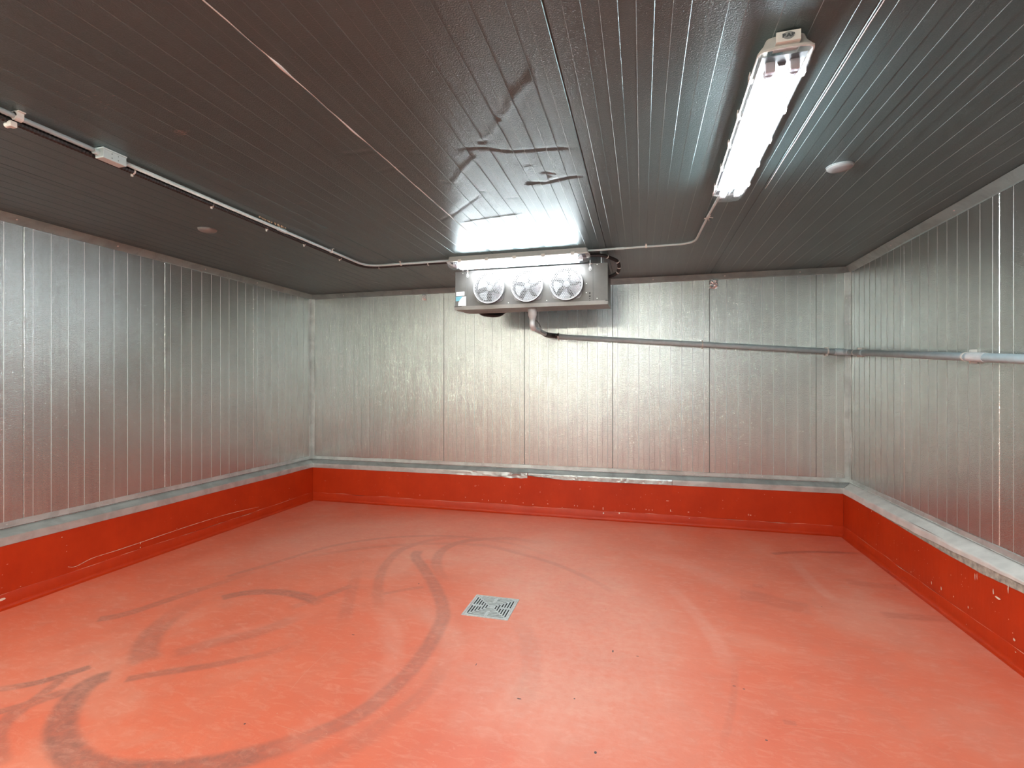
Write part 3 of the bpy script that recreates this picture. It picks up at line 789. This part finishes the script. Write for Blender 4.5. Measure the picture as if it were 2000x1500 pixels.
def fixture(label, loc, rotz, with_logo, tube_mat='tube'):
    t = thing('light_fixture', label, 'light', loc, rotz)
    fm = fixture_meshes()
    h = fm['housing'].build('housing', M['housing'], t, angle=35)
    d = fm['diffuser'].build('diffuser', M['clear'], t, angle=40)
    fm['lens_ribs'].build('lens_ribs', M['clear'], d)
    fm['reflector'].build('reflector', M['reflector'], t)
    for sx in (-1, 1):
        mb = MB(); mb.tube([(sx * .037, -FL / 2 + .10, -.077), (sx * .037, FL / 2 - .10, -.077)], .0175, 12)
        tb = mb.build('tube', M[tube_mat], t, smooth=False)
        for sy in (-1, 1):
            mb = MB(); y0 = sy * (FL / 2 - .10); mb.tube([(sx * .037, y0, -.077), (sx * .037, y0 + sy * .016, -.077)], .0178, 12)
            mb.build('end_cap', M['tube_off'], tb)
    for sy in (-1, 1):
        y0 = sy * (FL / 2 - .072)
        for sx in (-1, 1):
            mb = MB(); mb.box((sx * .037 - .015, y0 - .010, -.090), (sx * .037 + .015, y0 + .010, -.0545), .003)
            mb.build('lamp_holder', M['tube_off'], t)
    for sx in (-1, 1):
        for y in (-.50, -.25, 0, .25, .50):
            mb = MB(); x = sx * (FW / 2 + .0035)
            mb.box((min(x, x + sx * .003), y - .016, -.062), (max(x, x + sx * .003), y + .016, -.036), .001)
            mb.box((min(x - sx * .010, x + sx * .003), y - .012, -.0645), (max(x - sx * .010, x + sx * .003), y + .012, -.062), .0005)
            mb.build('latch', M['clip'], t)
    if with_logo:
        # end plate with the maker's name, on the near end
        y0 = -FL / 2
        mb = MB(); mb.box((-.036, y0 - .006, -.0395), (.036, y0 + .045, -.0375 + .0), .001)
        mb.box((-.036, y0 - .010, -.039), (.036, y0 - .006, -.006), .0015)
        pl = mb.build('label_plate', M['housing2'], t)
        v, f = flat_plate([(a_ * .0165, b_ * .0125) for a_, b_ in circle(0, 0, 1, 24)], [], .0006)
        v2 = np.stack([v[:, 0] + .000, np.full(len(v), y0 - .0102) - v[:, 2], v[:, 1] - .0215], 1)
        obj('logo_disc', v2, f, M['inkl'], pl)
        cu = bpy.data.curves.new('txt', 'FONT'); cu.body = 'RAB'; cu.size = .0165; cu.align_x = 'CENTER'; cu.align_y = 'CENTER'; cu.extrude = .0003; cu.offset = .0006
        to = bpy.data.objects.new('txt', cu); C.objects.link(to)
        me_ = bpy.data.meshes.new_from_object(to.evaluated_get(bpy.context.evaluated_depsgraph_get()))
        v = np.array([list(q.co) for q in me_.vertices]); f = [list(p.vertices) for p in me_.polygons]
        bpy.data.objects.remove(to)
        v2 = np.stack([v[:, 0] * 1.25, y0 - .0112 - v[:, 2], v[:, 1] - .0215], 1)
        obj('lettering', v2, f, M['ink'], pl)
    return t
fixture('long fluorescent light alone on the ceiling at upper right', (.466, 2.41, H), -.018, True)
FL = 1.27
fix2 = fixture('long fluorescent light on the ceiling in front of the cooling unit', (-1.055, 4.180, H), math.pi / 2, False, 'tube_old')
fixture('warm fluorescent light on the ceiling by the left front corner', (-3.28, -.50, H), math.pi / 2, False, 'tube_warm')
fixture('warm fluorescent light on the ceiling right above the photographer', (-.9, -.50, H), math.pi / 2, False, 'tube_warm')

# ------------------------------------------------------------------ evaporator unit with three fans
EX0, EX1, EYF, EYB, EZ0, EZ1 = -1.713, -.287, 4.40, 4.80, 2.194, 2.530
base = np.array(((EX0 + EX1) / 2, EYF, EZ0))
ev = thing('evaporator_unit', 'aluminium cooling unit with three round fans hanging by the back wall', 'cooler', tuple(base))
def W(mb, name, mat, parent=ev, **k): return mb.build(name, mat, parent, local=False, **k)
FX = (-1.368, -1.006, -.648); FZ = 2.358
SX0, SX1 = -1.595, -.417
v, f = flat_plate([(SX0, EZ0), (SX1, EZ0), (SX1, EZ1), (SX0, EZ1)], [circle(x, FZ, .137, 40) for x in FX], .002)
v = np.stack([v[:, 0], EYF + .002 - v[:, 2], v[:, 1]], 1)
fp = obj('front_panel', v, f, M['casing'], ev, local=False)
for x0, x1 in ((EX0, SX0 - .0025), (SX1 + .0025, EX1)):
    mb = MB(); mb.box((x0, EYF + .0005, EZ0 + .001), (x1, EYB - .002, EZ1 - .001), .002); W(mb, 'end_panel', M['casing'])
mb = MB(); mb.box((SX0, EYF + .004, EZ1 - .003), (SX1, EYB, EZ1 - .001)); W(mb, 'top_panel', M['casing'])
mb = MB(); mb.box((SX0, EYB - .03, EZ0 + .01), (SX1, EYB - .002, EZ1 - .004)); W(mb, 'coil', M['hole'])
for x in (SX0, SX1):   # seam strips next to the end panels
    mb = MB(); mb.box((x - .0025, EYF + .004, EZ0), (x + .0025, EYF + .006, EZ1)); W(mb, 'seam_gap', M['hole'])
# drip pan: tapered tray under the casing
mb = MB(); zf, zb = 2.160, 2.184
x0, x1, y0, y1 = EX0 - .004, EX1 + .004, EYF - .012, EYB + .004
top = [(x0, y0, EZ0 + .004), (x1, y0, EZ0 + .004), (x1, y1, EZ0 + .004), (x0, y1, EZ0 + .004)]
bot = [(x0 + .004, y0 + .004, zf + .004), (x1 - .004, y0 + .004, zf + .004), (x1 - .004, y1, zb), (x0 + .004, y1, zb)]
it = [(x0 + .003, y0 + .003, EZ0 + .004), (x1 - .003, y0 + .003, EZ0 + .004), (x1 - .003, y1 - .003, EZ0 + .004), (x0 + .003, y1 - .003, EZ0 + .004)]
ib = [(p[0], p[1], EZ0 - .004) for p in it]
mb.add(top + bot + it + ib, [(0, 1, 5, 4), (1, 2, 6, 5), (2, 3, 7, 6), (3, 0, 4, 7), (4, 5, 6, 7), (0, 8, 9, 1), (1, 9, 10, 2), (2, 10, 11, 3), (3, 11, 8, 0),
                             (8, 12, 13, 9), (9, 13, 14, 10), (10, 14, 15, 11), (11, 15, 12, 8), (12, 15, 14, 13)])
W(mb, 'drip_pan', M['pan'])
mb = MB(); mb.box((EX1 - .020, EYF - .013, EZ0 - .002), (EX1 + .006, EYF + .03, EZ0 + .006)); W(mb, 'pan_hinge', M['black'])
mb = MB(); mb.box((EX0 - .006, EYF - .013, EZ0 - .001), (EX0 + .07, EYF + .0, EZ0 + .005)); W(mb, 'pan_hinge', M['black'])
# screws and holes on the face
mb = MB()
for x, z in [(-1.635, EZ1 - .02), (-1.63, EZ0 + .03), (-.38, EZ1 - .012), (-.38, EZ0 + .025), (-1.19, EZ1 - .035), (-.83, EZ1 - .03), (-1.19, EZ0 + .02), (-.83, EZ0 + .025), (-.475, EZ0 + .16), (-.475, EZ0 + .08)]:
    mb.tube([(x, EYF + .001, z), (x, EYF - .002, z)], .0045, 8)
tag(W(mb, 'screws', M['screw']), kind='stuff')
mb = MB()
for z, r in [(EZ0 + .075, .008), (EZ0 + .047, .008), (EZ0 + .026, .005), (EZ0 + .010, .004)]:
    mb.tube([(-.444, EYF + .0015, z), (-.444, EYF - .0006, z)], r, 12)
tag(W(mb, 'knockout_holes', M['hole']), kind='stuff')
# stickers on the left end panel
mb = MB(); mb.box((-1.703, EYF - .0004, EZ0 + .107), (-1.620, EYF + .0006, EZ0 + .143)); st = W(mb, 'sticker', M['paper'])
mb = MB()
for k in range(5): mb.box((-1.698 + .002 * (k % 2), EYF - .0009, EZ0 + .1125 + k * .0058), (-1.630 - .008 * ((k * 7) % 3), EYF - .0004, EZ0 + .1145 + k * .0058))
W(mb, 'sticker_print', simple('faded_print', (.45, .36, .35), .6), st)
mb = MB(); mb.add([(-1.706, EYF - .0004, EZ0 + .055), (-1.635, EYF - .0004, EZ0 + .058), (-1.625, EYF - .0004, EZ0 + .090), (-1.640, EYF - .0004, EZ0 + .100), (-1.706, EYF - .0004, EZ0 + .098)], [(0, 1, 2, 3, 4)])
st2 = W(mb, 'sticker', M['teal'])
mb = MB(); mb.add([(-1.684, EYF - .0008, EZ0 + .010), (-1.604, EYF - .0008, EZ0 + .008), (-1.604, EYF - .0008, EZ0 + .098), (-1.640, EYF - .0008, EZ0 + .094), (-1.668, EYF - .0008, EZ0 + .062), (-1.680, EYF - .0008, EZ0 + .04)], [(0, 1, 2, 3, 4, 5)])
W(mb, 'sticker', M['paper'])
# eye bolts and hangers between unit and light
for x, z1 in ((-1.585, EZ1 + .01), (-.440, EZ1 + .03)):
    mb = MB(); mb.tube([(x, EYF - .006, EZ1 - .045), (x, EYF - .006, z1)], .0035, 8); mb.tube([(x - .012, EYF - .006, EZ1 - .004), (x + .012, EYF - .006, EZ1 - .004)], .0045, 8)
    mb.tube([(x + .009 * math.cos(q), EYF - .006, EZ1 - .045 + .018 * math.sin(q)) for q in np.linspace(0, 2 * math.pi, 13)], .0022, 6, cap=False)
    W(mb, 'eye_bolt', M['screw'])
for x in (EX0 + .06, EX1 - .06):
    for y in (EYF + .05, EYB - .06):
        mb = MB(); mb.tube([(x, y, EZ1 - .002), (x, y, H)], .005, 8); W(mb, 'hanger_rod', M['screw'])
# fans: hexagonal-hole guards, rings, blades
R = .148; pitch = .0158
holes = []
for j in range(-12, 13):
    for i in range(-12, 13):
        x = (i + .5 * (j % 2)) * pitch; y = j * pitch * math.sqrt(3) / 2
        if math.hypot(x, y) < R - .014: holes.append(circle(x, y, pitch * .42, 6, math.pi / 6))
gv, gf = flat_plate(circle(0, 0, R - .002, 64), holes, .0015)
gv = np.stack([gv[:, 0], -gv[:, 2], gv[:, 1]], 1)
def blade_mb(ph):
    mb = MB(); vs = []; nr, nw = 6, 7
    for i in range(nr):
        r = .028 + (.126 - .028) * i / (nr - 1); half = math.radians(13 + 17 * (i / (nr - 1)) ** .8)
        for k in range(nw):
            q = -half + 2 * half * k / (nw - 1) + math.radians(14) * (i / (nr - 1))
            rr = r - (.012 * (k / (nw - 1)) ** 3 if i == nr - 1 else 0)
            an = ph + q; vs.append((rr * math.cos(an), .030 - .034 * (q / .6) * (1 - .3 * i / nr), rr * math.sin(an)))
    mb.add(vs, [(i * nw + k, i * nw + k + 1, (i + 1) * nw + k + 1, (i + 1) * nw + k) for i in range(nr - 1) for k in range(nw - 1)]); return mb
for n_, (fx, ph) in enumerate(zip(FX, (1.25, .75, .55))):
    o_ = np.array((fx, EYF, FZ)) - base
    fan = thing('fan', None, None); fan.parent = ev; fan.location = tuple(o_)
    # mounting plate with rounded ears
    pts = []
    for k in range(4):
        a_ = math.pi / 4 + k * math.pi / 2
        for d in (-.50, -.13, -.05, .05, .13, .50):
            rr = .150 if abs(d) > .4 else .183 if abs(d) < .1 else .176
            pts.append((rr * math.cos(a_ + d), rr * math.sin(a_ + d)))
        pts.append((.150 * math.cos(a_ + math.pi / 4), .150 * math.sin(a_ + math.pi / 4)))
    v, f = flat_plate([(p[0] * .93, p[1] * .93) for p in pts], [circle(0, 0, .132, 40)], .004)
    obj('mounting_plate', np.stack([v[:, 0], -v[:, 2] - .0005, v[:, 1]], 1), f, M['grille'], fan)
    # ring shroud
    mb = MB(); n = 48; prof = [(.136, .03), (.136, -.003), (R - .004, -.044), (R + .001, -.047), (R + .003, -.044), (.143, -.004), (.143, .0)]
    vs = [(r * math.cos(2 * math.pi * k / n), y, r * math.sin(2 * math.pi * k / n)) for (r, y) in prof for k in range(n)]
    mb.add(vs, [(i * n + k, i * n + (k + 1) % n, (i + 1) * n + (k + 1) % n, (i + 1) * n + k) for i in range(len(prof) - 1) for k in range(n)])
    mb.build('shroud_ring', M['grille'], fan, smooth=True)
    obj('guard', gv + np.array([0, -.042, 0]), gf, M['grille'], fan)
    for k in range(5): blade_mb(ph + k * 2 * math.pi / 5).build('blade', M['blade'], fan, smooth=True)
    mb = MB(); mb.tube([(0, -.016, 0), (0, -.010, 0), (0, .03, 0), (0, .10, 0)], .03, 20, rad=[.026, .031, .034, .040]); mb.build('hub', M['motor'], fan, angle=40)
    mb = MB(); mb.tube([(0, .035, 0), (0, .038, 0)], .137, 32); 
    for a_ in (math.pi / 4, 3 * math.pi / 4, 5 * math.pi / 4, 7 * math.pi / 4):
        pass
# the inside behind the blades: dark coil face
mb = MB(); mb.box((SX0 + .005, EYF + .12, EZ0 + .012), (SX1 - .005, EYF + .125, EZ1 - .006)); W(mb, 'coil_fins', M['hole'])

# black refrigerant hose looping at the right end
def world_pt(px, py, Y):
    r = pix_ray(px, py); t = Y / r[1]; return (r[0] * t, Y, CAM_H + r[2] * t)
hp = smooth_path([(-.46, 4.30, 2.578), (-.33, 4.33, 2.576), (-.26, 4.40, 2.566), (-.205, 4.46, 2.545), (-.195, 4.50, 2.50), (-.21, 4.52, 2.465), (-.25, 4.54, 2.445), (EX1 - .01, 4.56, 2.435)], 8)
hose = thing('refrigerant_hose', 'thick black hose looping into the right end of the cooling unit', 'hose', tuple(hp[0]))
mb = MB(); mb.tube(hp, .015, 12); W(mb, 'hose', M['black'], hose, smooth=True)
for i in (12, 24, 32, 40):
    p = np.array(hp[i]); t = np.array(hp[i + 1]) - p; t /= np.linalg.norm(t)
    mb = MB(); mb.tube([p - t * .004, p + t * .004], .0168, 12); W(mb, 'cable_tie', M['clip'], hose)
hp2 = [(-1.58, 4.85, 2.185), (-1.52, 4.87, 2.176), (-1.47, 4.90, 2.176), (-1.43, 4.95, 2.19), (-1.40, 5.05, 2.24), (-1.38, 5.3, 2.32), (-1.38, YB - .002, 2.33)]
mb = MB(); mb.tube([(-1.62, 4.80, 2.215)] + smooth_path(hp2, 5), .022, 12)
o_ = mb.build('insulated_pipe', M['black'], None, smooth=True); tag(o_, 'black insulated pipe bent under the left end of the cooling unit', 'pipe')

# ------------------------------------------------------------------ grey drain pipe
dp = thing('drain_pipe', 'grey plastic drain pipe running from the cooling unit along back and right walls', 'pipe', (-.985, 4.50, 2.0))
DXc = -.985
mb = MB(); mb.tube([(DXc, 4.5, 2.168), (DXc, 4.5, 2.162), (DXc, 4.5, 2.105), (DXc, 4.5, 2.095), (DXc, 4.5, 2.072), (DXc, 4.5, 2.060)], .03, 20, rad=[.036, .041, .041, .036, .029, .0275])
W(mb, 'reducer', M['pvc2'], dp, angle=40)
arc = [(DXc, 4.5, 2.062), (DXc, 4.5, 2.035), (DXc, 4.508, 2.012), (DXc, 4.528, 1.997), (DXc, 4.555, 1.990)]
mb = MB(); mb.tube(smooth_path(arc, 4), .0275, 16); W(mb, 'elbow', M['pvc2'], dp, smooth=True)
PY = YB - .055
mb = MB(); mb.tube([(DXc, 4.55, 1.990), (DXc, 4.9, 1.991), (DXc, 5.2, 1.993)], .023, 16); W(mb, 'pipe_section', M['pvc'], dp, smooth=True)
mb = MB(); bend = smooth_path([(DXc, 5.12, 1.992), (DXc, 5.30, 1.996), (DXc + .015, PY - .05, 2.0), (DXc + .05, PY - .005, 2.0), (DXc + .10, PY, 1.996)], 5)
mb.tube(bend, .027, 14, rad=[.0275 + .002 * math.sin(i * 2.1) for i in range(len(bend))]); W(mb, 'tape_wrap', M['black'], dp, smooth=True)
sl_ = (1.772 - 1.992) / (1.90 + .90)
def bz(x): return 1.992 + (x + .90) * sl_
PX = XR - .055
mb = MB(); mb.tube([(DXc + .09, PY, bz(DXc + .09)), (PX - .06, PY, bz(PX - .06))], .0255, 18); W(mb, 'pipe_section', M['pvc'], dp, smooth=True)
mb = MB(); mb.tube(smooth_path([(PX - .095, PY, bz(PX - .095)), (PX - .045, PY, bz(PX - .045)), (PX - .012, PY - .012, bz(PX - .01)), (PX, PY - .045, bz(PX) - .003), (PX, PY - .10, bz(PX) - .006)], 4), .031, 16); W(mb, 'elbow', M['pvc'], dp, smooth=True)
def rz(y): return 1.764 - (5.33 - y) * .0775
mb = MB(); mb.tube([(PX, PY - .08, rz(PY - .08)), (PX, YF + .03, rz(YF))], .0255, 18); W(mb, 'pipe_section', M['pvc'], dp, smooth=True)
for x in (-.895, .606, 1.750):
    z = bz(x); mb = MB(); mb.tube([(x - .006, PY, z), (x + .006, PY, z)], .0285, 18)
    mb.box((x - .006, PY + .02, z - .043), (x + .006, YB - .0015, z - .026)); mb.box((x - .006, PY + .02, z + .026), (x + .006, YB - .0015, z + .043))
    mb.tube([(x, PY - .004, z + .028), (x, PY - .004, z + .042)], .005, 8); mb.tube([(x, PY - .004, z - .028), (x, PY - .004, z - .042)], .005, 8)
    W(mb, 'pipe_clamp', M['clip'], dp)
for y in (5.215, 3.60, 2.0):
    z = rz(y); mb = MB(); mb.tube([(PX, y - .006, z), (PX, y + .006, z)], .0285, 18)
    mb.box((PX + .02, y - .006, z - .043), (XR - .0015, y + .006, z - .026)); mb.box((PX + .02, y - .006, z + .026), (XR - .0015, y + .006, z + .043))
    W(mb, 'pipe_clamp', M['clip'], dp)
mb = MB(); mb.tube([(PX, 5.06, rz(5.06)), (PX, 5.03, rz(5.03))], .028, 16); W(mb, 'pipe_joint', M['pvc'], dp)
mb = MB(); mb.tube([(PX, 3.42, rz(3.42)), (PX, 3.56, rz(3.56))], .0285, 16); W(mb, 'pipe_joint', M['pvc2'], dp)
# loose wire loop at the elbow
mb = MB(); wl = smooth_path([(DXc + .03, 4.505, 2.058), (DXc + .055, 4.54, 2.03), (DXc + .06, 4.62, 1.99), (DXc + .03, 4.75, 1.975), (DXc + .025, 5.0, 1.985)], 6); mb.tube(wl, .0028, 6); W(mb, 'wire', M['black'], dp)

# ------------------------------------------------------------------ white conduits, black corrugated cable, box and clips
CZ = H - .022
def bent(pts, r=.10, n=7):
    P_ = [np.array(p, float) for p in pts]; out = [P_[0]]
    for i in range(1, len(P_) - 1):
        a_ = P_[i - 1] - P_[i]; b_ = P_[i + 1] - P_[i]; ra = min(r, np.linalg.norm(a_) * .45, np.linalg.norm(b_) * .45)
        a_ = P_[i] + a_ / np.linalg.norm(a_) * ra; b_ = P_[i] + b_ / np.linalg.norm(b_) * ra
        for k in range(n + 1):
            t = k / n; out.append(a_ * (1 - t) ** 2 + P_[i] * 2 * t * (1 - t) + b_ * t * t)
    out.append(P_[-1]); return out
cd = thing('conduit', 'long white conduit running along the left of the ceiling to the cooling unit light', 'conduit', (-2.53, 3.0, H))
mb = MB(); mb.tube([(-2.520, YF, CZ), (-2.520, 1.78, CZ)], .0105, 12); W(mb, 'conduit_length', M['conduit'], cd, smooth=True)
mb = MB(); mb.tube(bent([(-2.520, 1.90, CZ), (-2.520, 4.17, CZ), (-1.675, 4.17, CZ)], .16), .0105, 12); W(mb, 'conduit_length', M['conduit'], cd, smooth=True)
mb = MB(); mb.tube([(-2.520, 2.995, CZ), (-2.520, 3.075, CZ)], .0145, 12); W(mb, 'coupling', M['conduit'], cd)
def strap(parent, c, axis, r=.0155, w=.012, mat=None):
    mb = MB(); c = np.array(c, float)
    if axis == 'y':
        mb.tube([c - (0, w / 2, 0), c + (0, w / 2, 0)], r, 12); mb.box((c[0] - .028, c[1] - w / 2, H - .006), (c[0] + .028, c[1] + w / 2, H - .002)); mb.box((c[0] - r, c[1] - w / 2, c[2]), (c[0] + r, c[1] + w / 2, H - .003))
    else:
        mb.tube([c - (w / 2, 0, 0), c + (w / 2, 0, 0)], r, 12); mb.box((c[0] - w / 2, c[1] - .028, H - .006), (c[0] + w / 2, c[1] + .028, H - .002)); mb.box((c[0] - w / 2, c[1] - r, c[2]), (c[0] + w / 2, c[1] + r, H - .003))
    return W(mb, 'strap', mat or M['clip'], parent)
strap(cd, (-2.520, 1.47, CZ), 'y', .017, .026); strap(cd, (-2.520, 3.62, CZ), 'y'); strap(cd, (-2.16, 4.17, CZ), 'x'); strap(cd, (-2.520, .3, CZ), 'y')
# black corrugated flexible conduit strapped beside it
ck = thing('corrugated_cable', 'black corrugated cable strapped beside the long white conduit', 'cable', (-2.55, 3.0, H))
def corr(pts, r0, amp, step):
    out = []; rad = []; P_ = [np.array(p, float) for p in pts]
    for a_, b_ in zip(P_[:-1], P_[1:]):
        n = max(1, int(np.linalg.norm(b_ - a_) / step))
        for k in range(n): out.append(a_ + (b_ - a_) * k / n)
    out.append(P_[-1]); rad = [r0 + amp * (i % 2) for i in range(len(out))]; return out, rad
cz2 = H - .030
path = bent([(-2.556, YF, cz2), (-2.556, 1.76, cz2 - .004), (-2.548, 3.0, cz2 - .003), (-2.552, 4.195, cz2), (-1.70, 4.205, cz2 + .005)], .17)
pp, rad = corr(path[:], .0125, .0024, .007)
mb = MB(); mb.tube(pp, .0135, 8, rad=rad); W(mb, 'cable', M['black'], ck)
for y in (1.98, 2.47, 2.93, 3.33, 3.80):
    mb = MB(); c = np.array((-2.555, y, cz2 - .002)); mb.tube([c - (0, .004, 0), c + (0, .004, 0)], .0170, 10)
    mb.box((c[0] - .010, y - .004, c[2] - .026), (c[0] - .002, y + .004, c[2] - .015)); W(mb, 'cable_tie', M['clip'], ck)
for x in (-2.40, -1.90):
    mb = MB(); c = np.array((x, 4.200, cz2)); mb.tube([c - (.004, 0, 0), c + (.004, 0, 0)], .0170, 10)
    W(mb, 'cable_tie', M['clip'], ck)
mb = MB(); mb.box((-2.556, 1.452, H - .064), (-2.530, 1.476, H - .040), .004); mb.tube([(-2.575, 1.464, H - .052), (-2.545, 1.464, H - .052)], .011, 10); W(mb, 'cable_clamp', M['clip'], ck)
# junction box
jb = thing('junction_box', 'white plastic junction box joined into the long ceiling conduit', 'box', (-2.525, 1.84, H))
mb = MB(); mb.box((-2.538, 1.785, H - .052), (-2.486, 1.895, H - .010), .003); W(mb, 'body', M['conduit'], jb)
mb = MB(); mb.box((-2.540, 1.783, H - .010), (-2.484, 1.897, H - .002), .002); W(mb, 'lid', M['conduit'], jb)
for y0_, y1_ in ((1.765, 1.787), (1.893, 1.915)):
    mb = MB(); mb.tube([(-2.520, y0_, CZ - .004), (-2.520, y1_, CZ - .004)], .0145, 12); W(mb, 'socket', M['conduit'], jb)
mb = MB()
for y in (1.825, 1.855):
    for z in (H - .040, H - .020): mb.tube([(-2.4865, y, z), (-2.4850, y, z)], .0022, 6)
tag(W(mb, 'screw_holes', M['ink'], jb), kind='stuff')
# dried foam crust beside the coupling
mb = MB()
for i in range(14):
    y = 2.80 + i * .019; x = -2.500 + .004 * wob(i, 1, 9); r = .004 + .003 * abs(wob(i, 1, 44))
    mb.tube([(x, y - r, H - .002), (x, y, H - .005), (x, y + r, H - .002)], r, 6, rad=[r * .4, r, r * .4])
o_ = mb.build('foam_crust', M['crust']); tag(o_, 'brown dried foam smear on the ceiling beside the white conduit', 'foam residue')

# short conduit on the right between the two lights
c2 = thing('conduit', 'thin white conduit bending between the two ceiling lights', 'conduit', (.3, 4.1, H))
c2z = H - .018
mb = MB(); mb.tube(bent([(-.435, 4.165, c2z), (.405, 4.165, c2z), (.428, 3.50, c2z), (.452, 3.062, c2z)], .14), .0085, 12); W(mb, 'conduit_length', M['conduit'], c2, smooth=True)
for x in (.035,): strap(c2, (x, 4.165, c2z), 'x', .012, .016)
mb = MB(); mb.tube([(-.21, 4.165, c2z), (-.14, 4.165, c2z)], .011, 12); W(mb, 'coupling', M['conduit'], c2)
mb = MB()   # wire bow where the conduit meets the ceiling clip
for k in range(5):
    a_ = k * 1.25; mb.tube([(.430, 3.52, c2z - .006), (.430 + .03 * math.cos(a_), 3.52 + .045 * math.sin(a_), c2z - .012 + .006 * math.sin(3 * a_))], .0025, 6)
mb.tube([(.430, 3.512, c2z), (.430, 3.528, c2z)], .0115, 10); W(mb, 'wire_tie', M['clip'], c2)

# ------------------------------------------------------------------ ceiling caps, foil patches
def cap(label, x, y):
    t = thing('ceiling_cap', label, 'cap', (x, y, H), 0, 'round caps on the ceiling')
    mb = MB(); mb.tube([(0, 0, -.0005), (0, 0, -.008), (0, 0, -.014), (0, 0, -.017)], .06, 32, rad=[.060, .060, .054, .030]); mb.build('dome', M['cap'], t, angle=40)
    mb = MB(); mb.tube([(0, 0, -.0005), (0, 0, -.004)], .064, 32); mb.build('rim', M['cap'], t)
cap('round grey cap on the ceiling right of the lone fluorescent light', 1.000, 2.927)
cap('round dark cap on the ceiling near the left wall', -3.085, 2.94)
def foil(label, x, z, w, h, seed):
    r_ = np.random.default_rng(seed); n = 9; mb = MB()
    vs = [(x + (i / (n - 1) - .5) * w + r_.normal() * .0015, YB - .003 - .012 * abs(r_.normal()) * (0 < i < n - 1 and 0 < j < n - 1), z + (j / (n - 1) - .5) * h + r_.normal() * .0015) for j in range(n) for i in range(n)]
    mb.add(vs, [(j * n + i, j * n + i + 1, (j + 1) * n + i + 1, (j + 1) * n + i) for j in range(n - 1) for i in range(n - 1)])
    o = mb.build('foil_patch', M['foil']); tag(o, label, 'foil patch', 'foil patches high on the back wall')
foil('crumpled foil patch on the back wall left of the cooling unit', -2.528, 2.510, .060, .075, 3)
foil('crumpled foil patch on the back wall right of the cooling unit', .722, 2.500, .085, .095, 5)

# ------------------------------------------------------------------ floor drain
dr = thing('floor_drain', 'square metal drain grate set in the red floor', 'drain', ((DX0 + DX1) / 2, (DY0 + DY1) / 2, 0))
S = .305; h = S / 2
v, f = flat_plate([(-h, -h), (h, -h), (h, h), (-h, h)], [[(-h + .012, -h + .012), (h - .012, -h + .012), (h - .012, h - .012), (-h + .012, h - .012)]], .004)
fr = obj('frame', v, f, M['drain'], dr)
holes = []
g = h - .0145
for k in range(6):
    d = g - .014 - k * .0185; hw = .0040
    span = d - .006
    bar = .010 if k < 4 else .0
    if span < .01: continue
    for sx, swap in ((1, 0), (-1, 0), (1, 1), (-1, 1)):
        segs = [(-span, -bar), (bar, span)] if bar else [(-span, span)]
        for a_, b_ in segs:
            q = [(sx * d - hw, a_), (sx * d + hw, a_), (sx * d + hw, b_), (sx * d - hw, b_)]
            if swap: q = [(p[1], p[0]) for p in q]
            holes.append(q)
holes.append(circle(.012, 0, .004, 10)); holes.append(circle(-.012, 0, .004, 10))
v, f = flat_plate([(-g, -g), (g, -g), (g, g), (-g, g)], holes, .003)
v[:, 2] -= .0005
obj('grate', v, f, M['drain'], dr)
mb = MB(); mb.add([(-.13, -.13, .0), (.13, -.13, .0), (.13, .13, .0), (-.13, .13, .0), (-.13, -.13, -.12), (.13, -.13, -.12), (.13, .13, -.12), (-.13, .13, -.12)],
                  [(0, 1, 5, 4), (1, 2, 6, 5), (2, 3, 7, 6), (3, 0, 4, 7), (4, 5, 6, 7)])
mb.build('sump', M['hole'], dr)
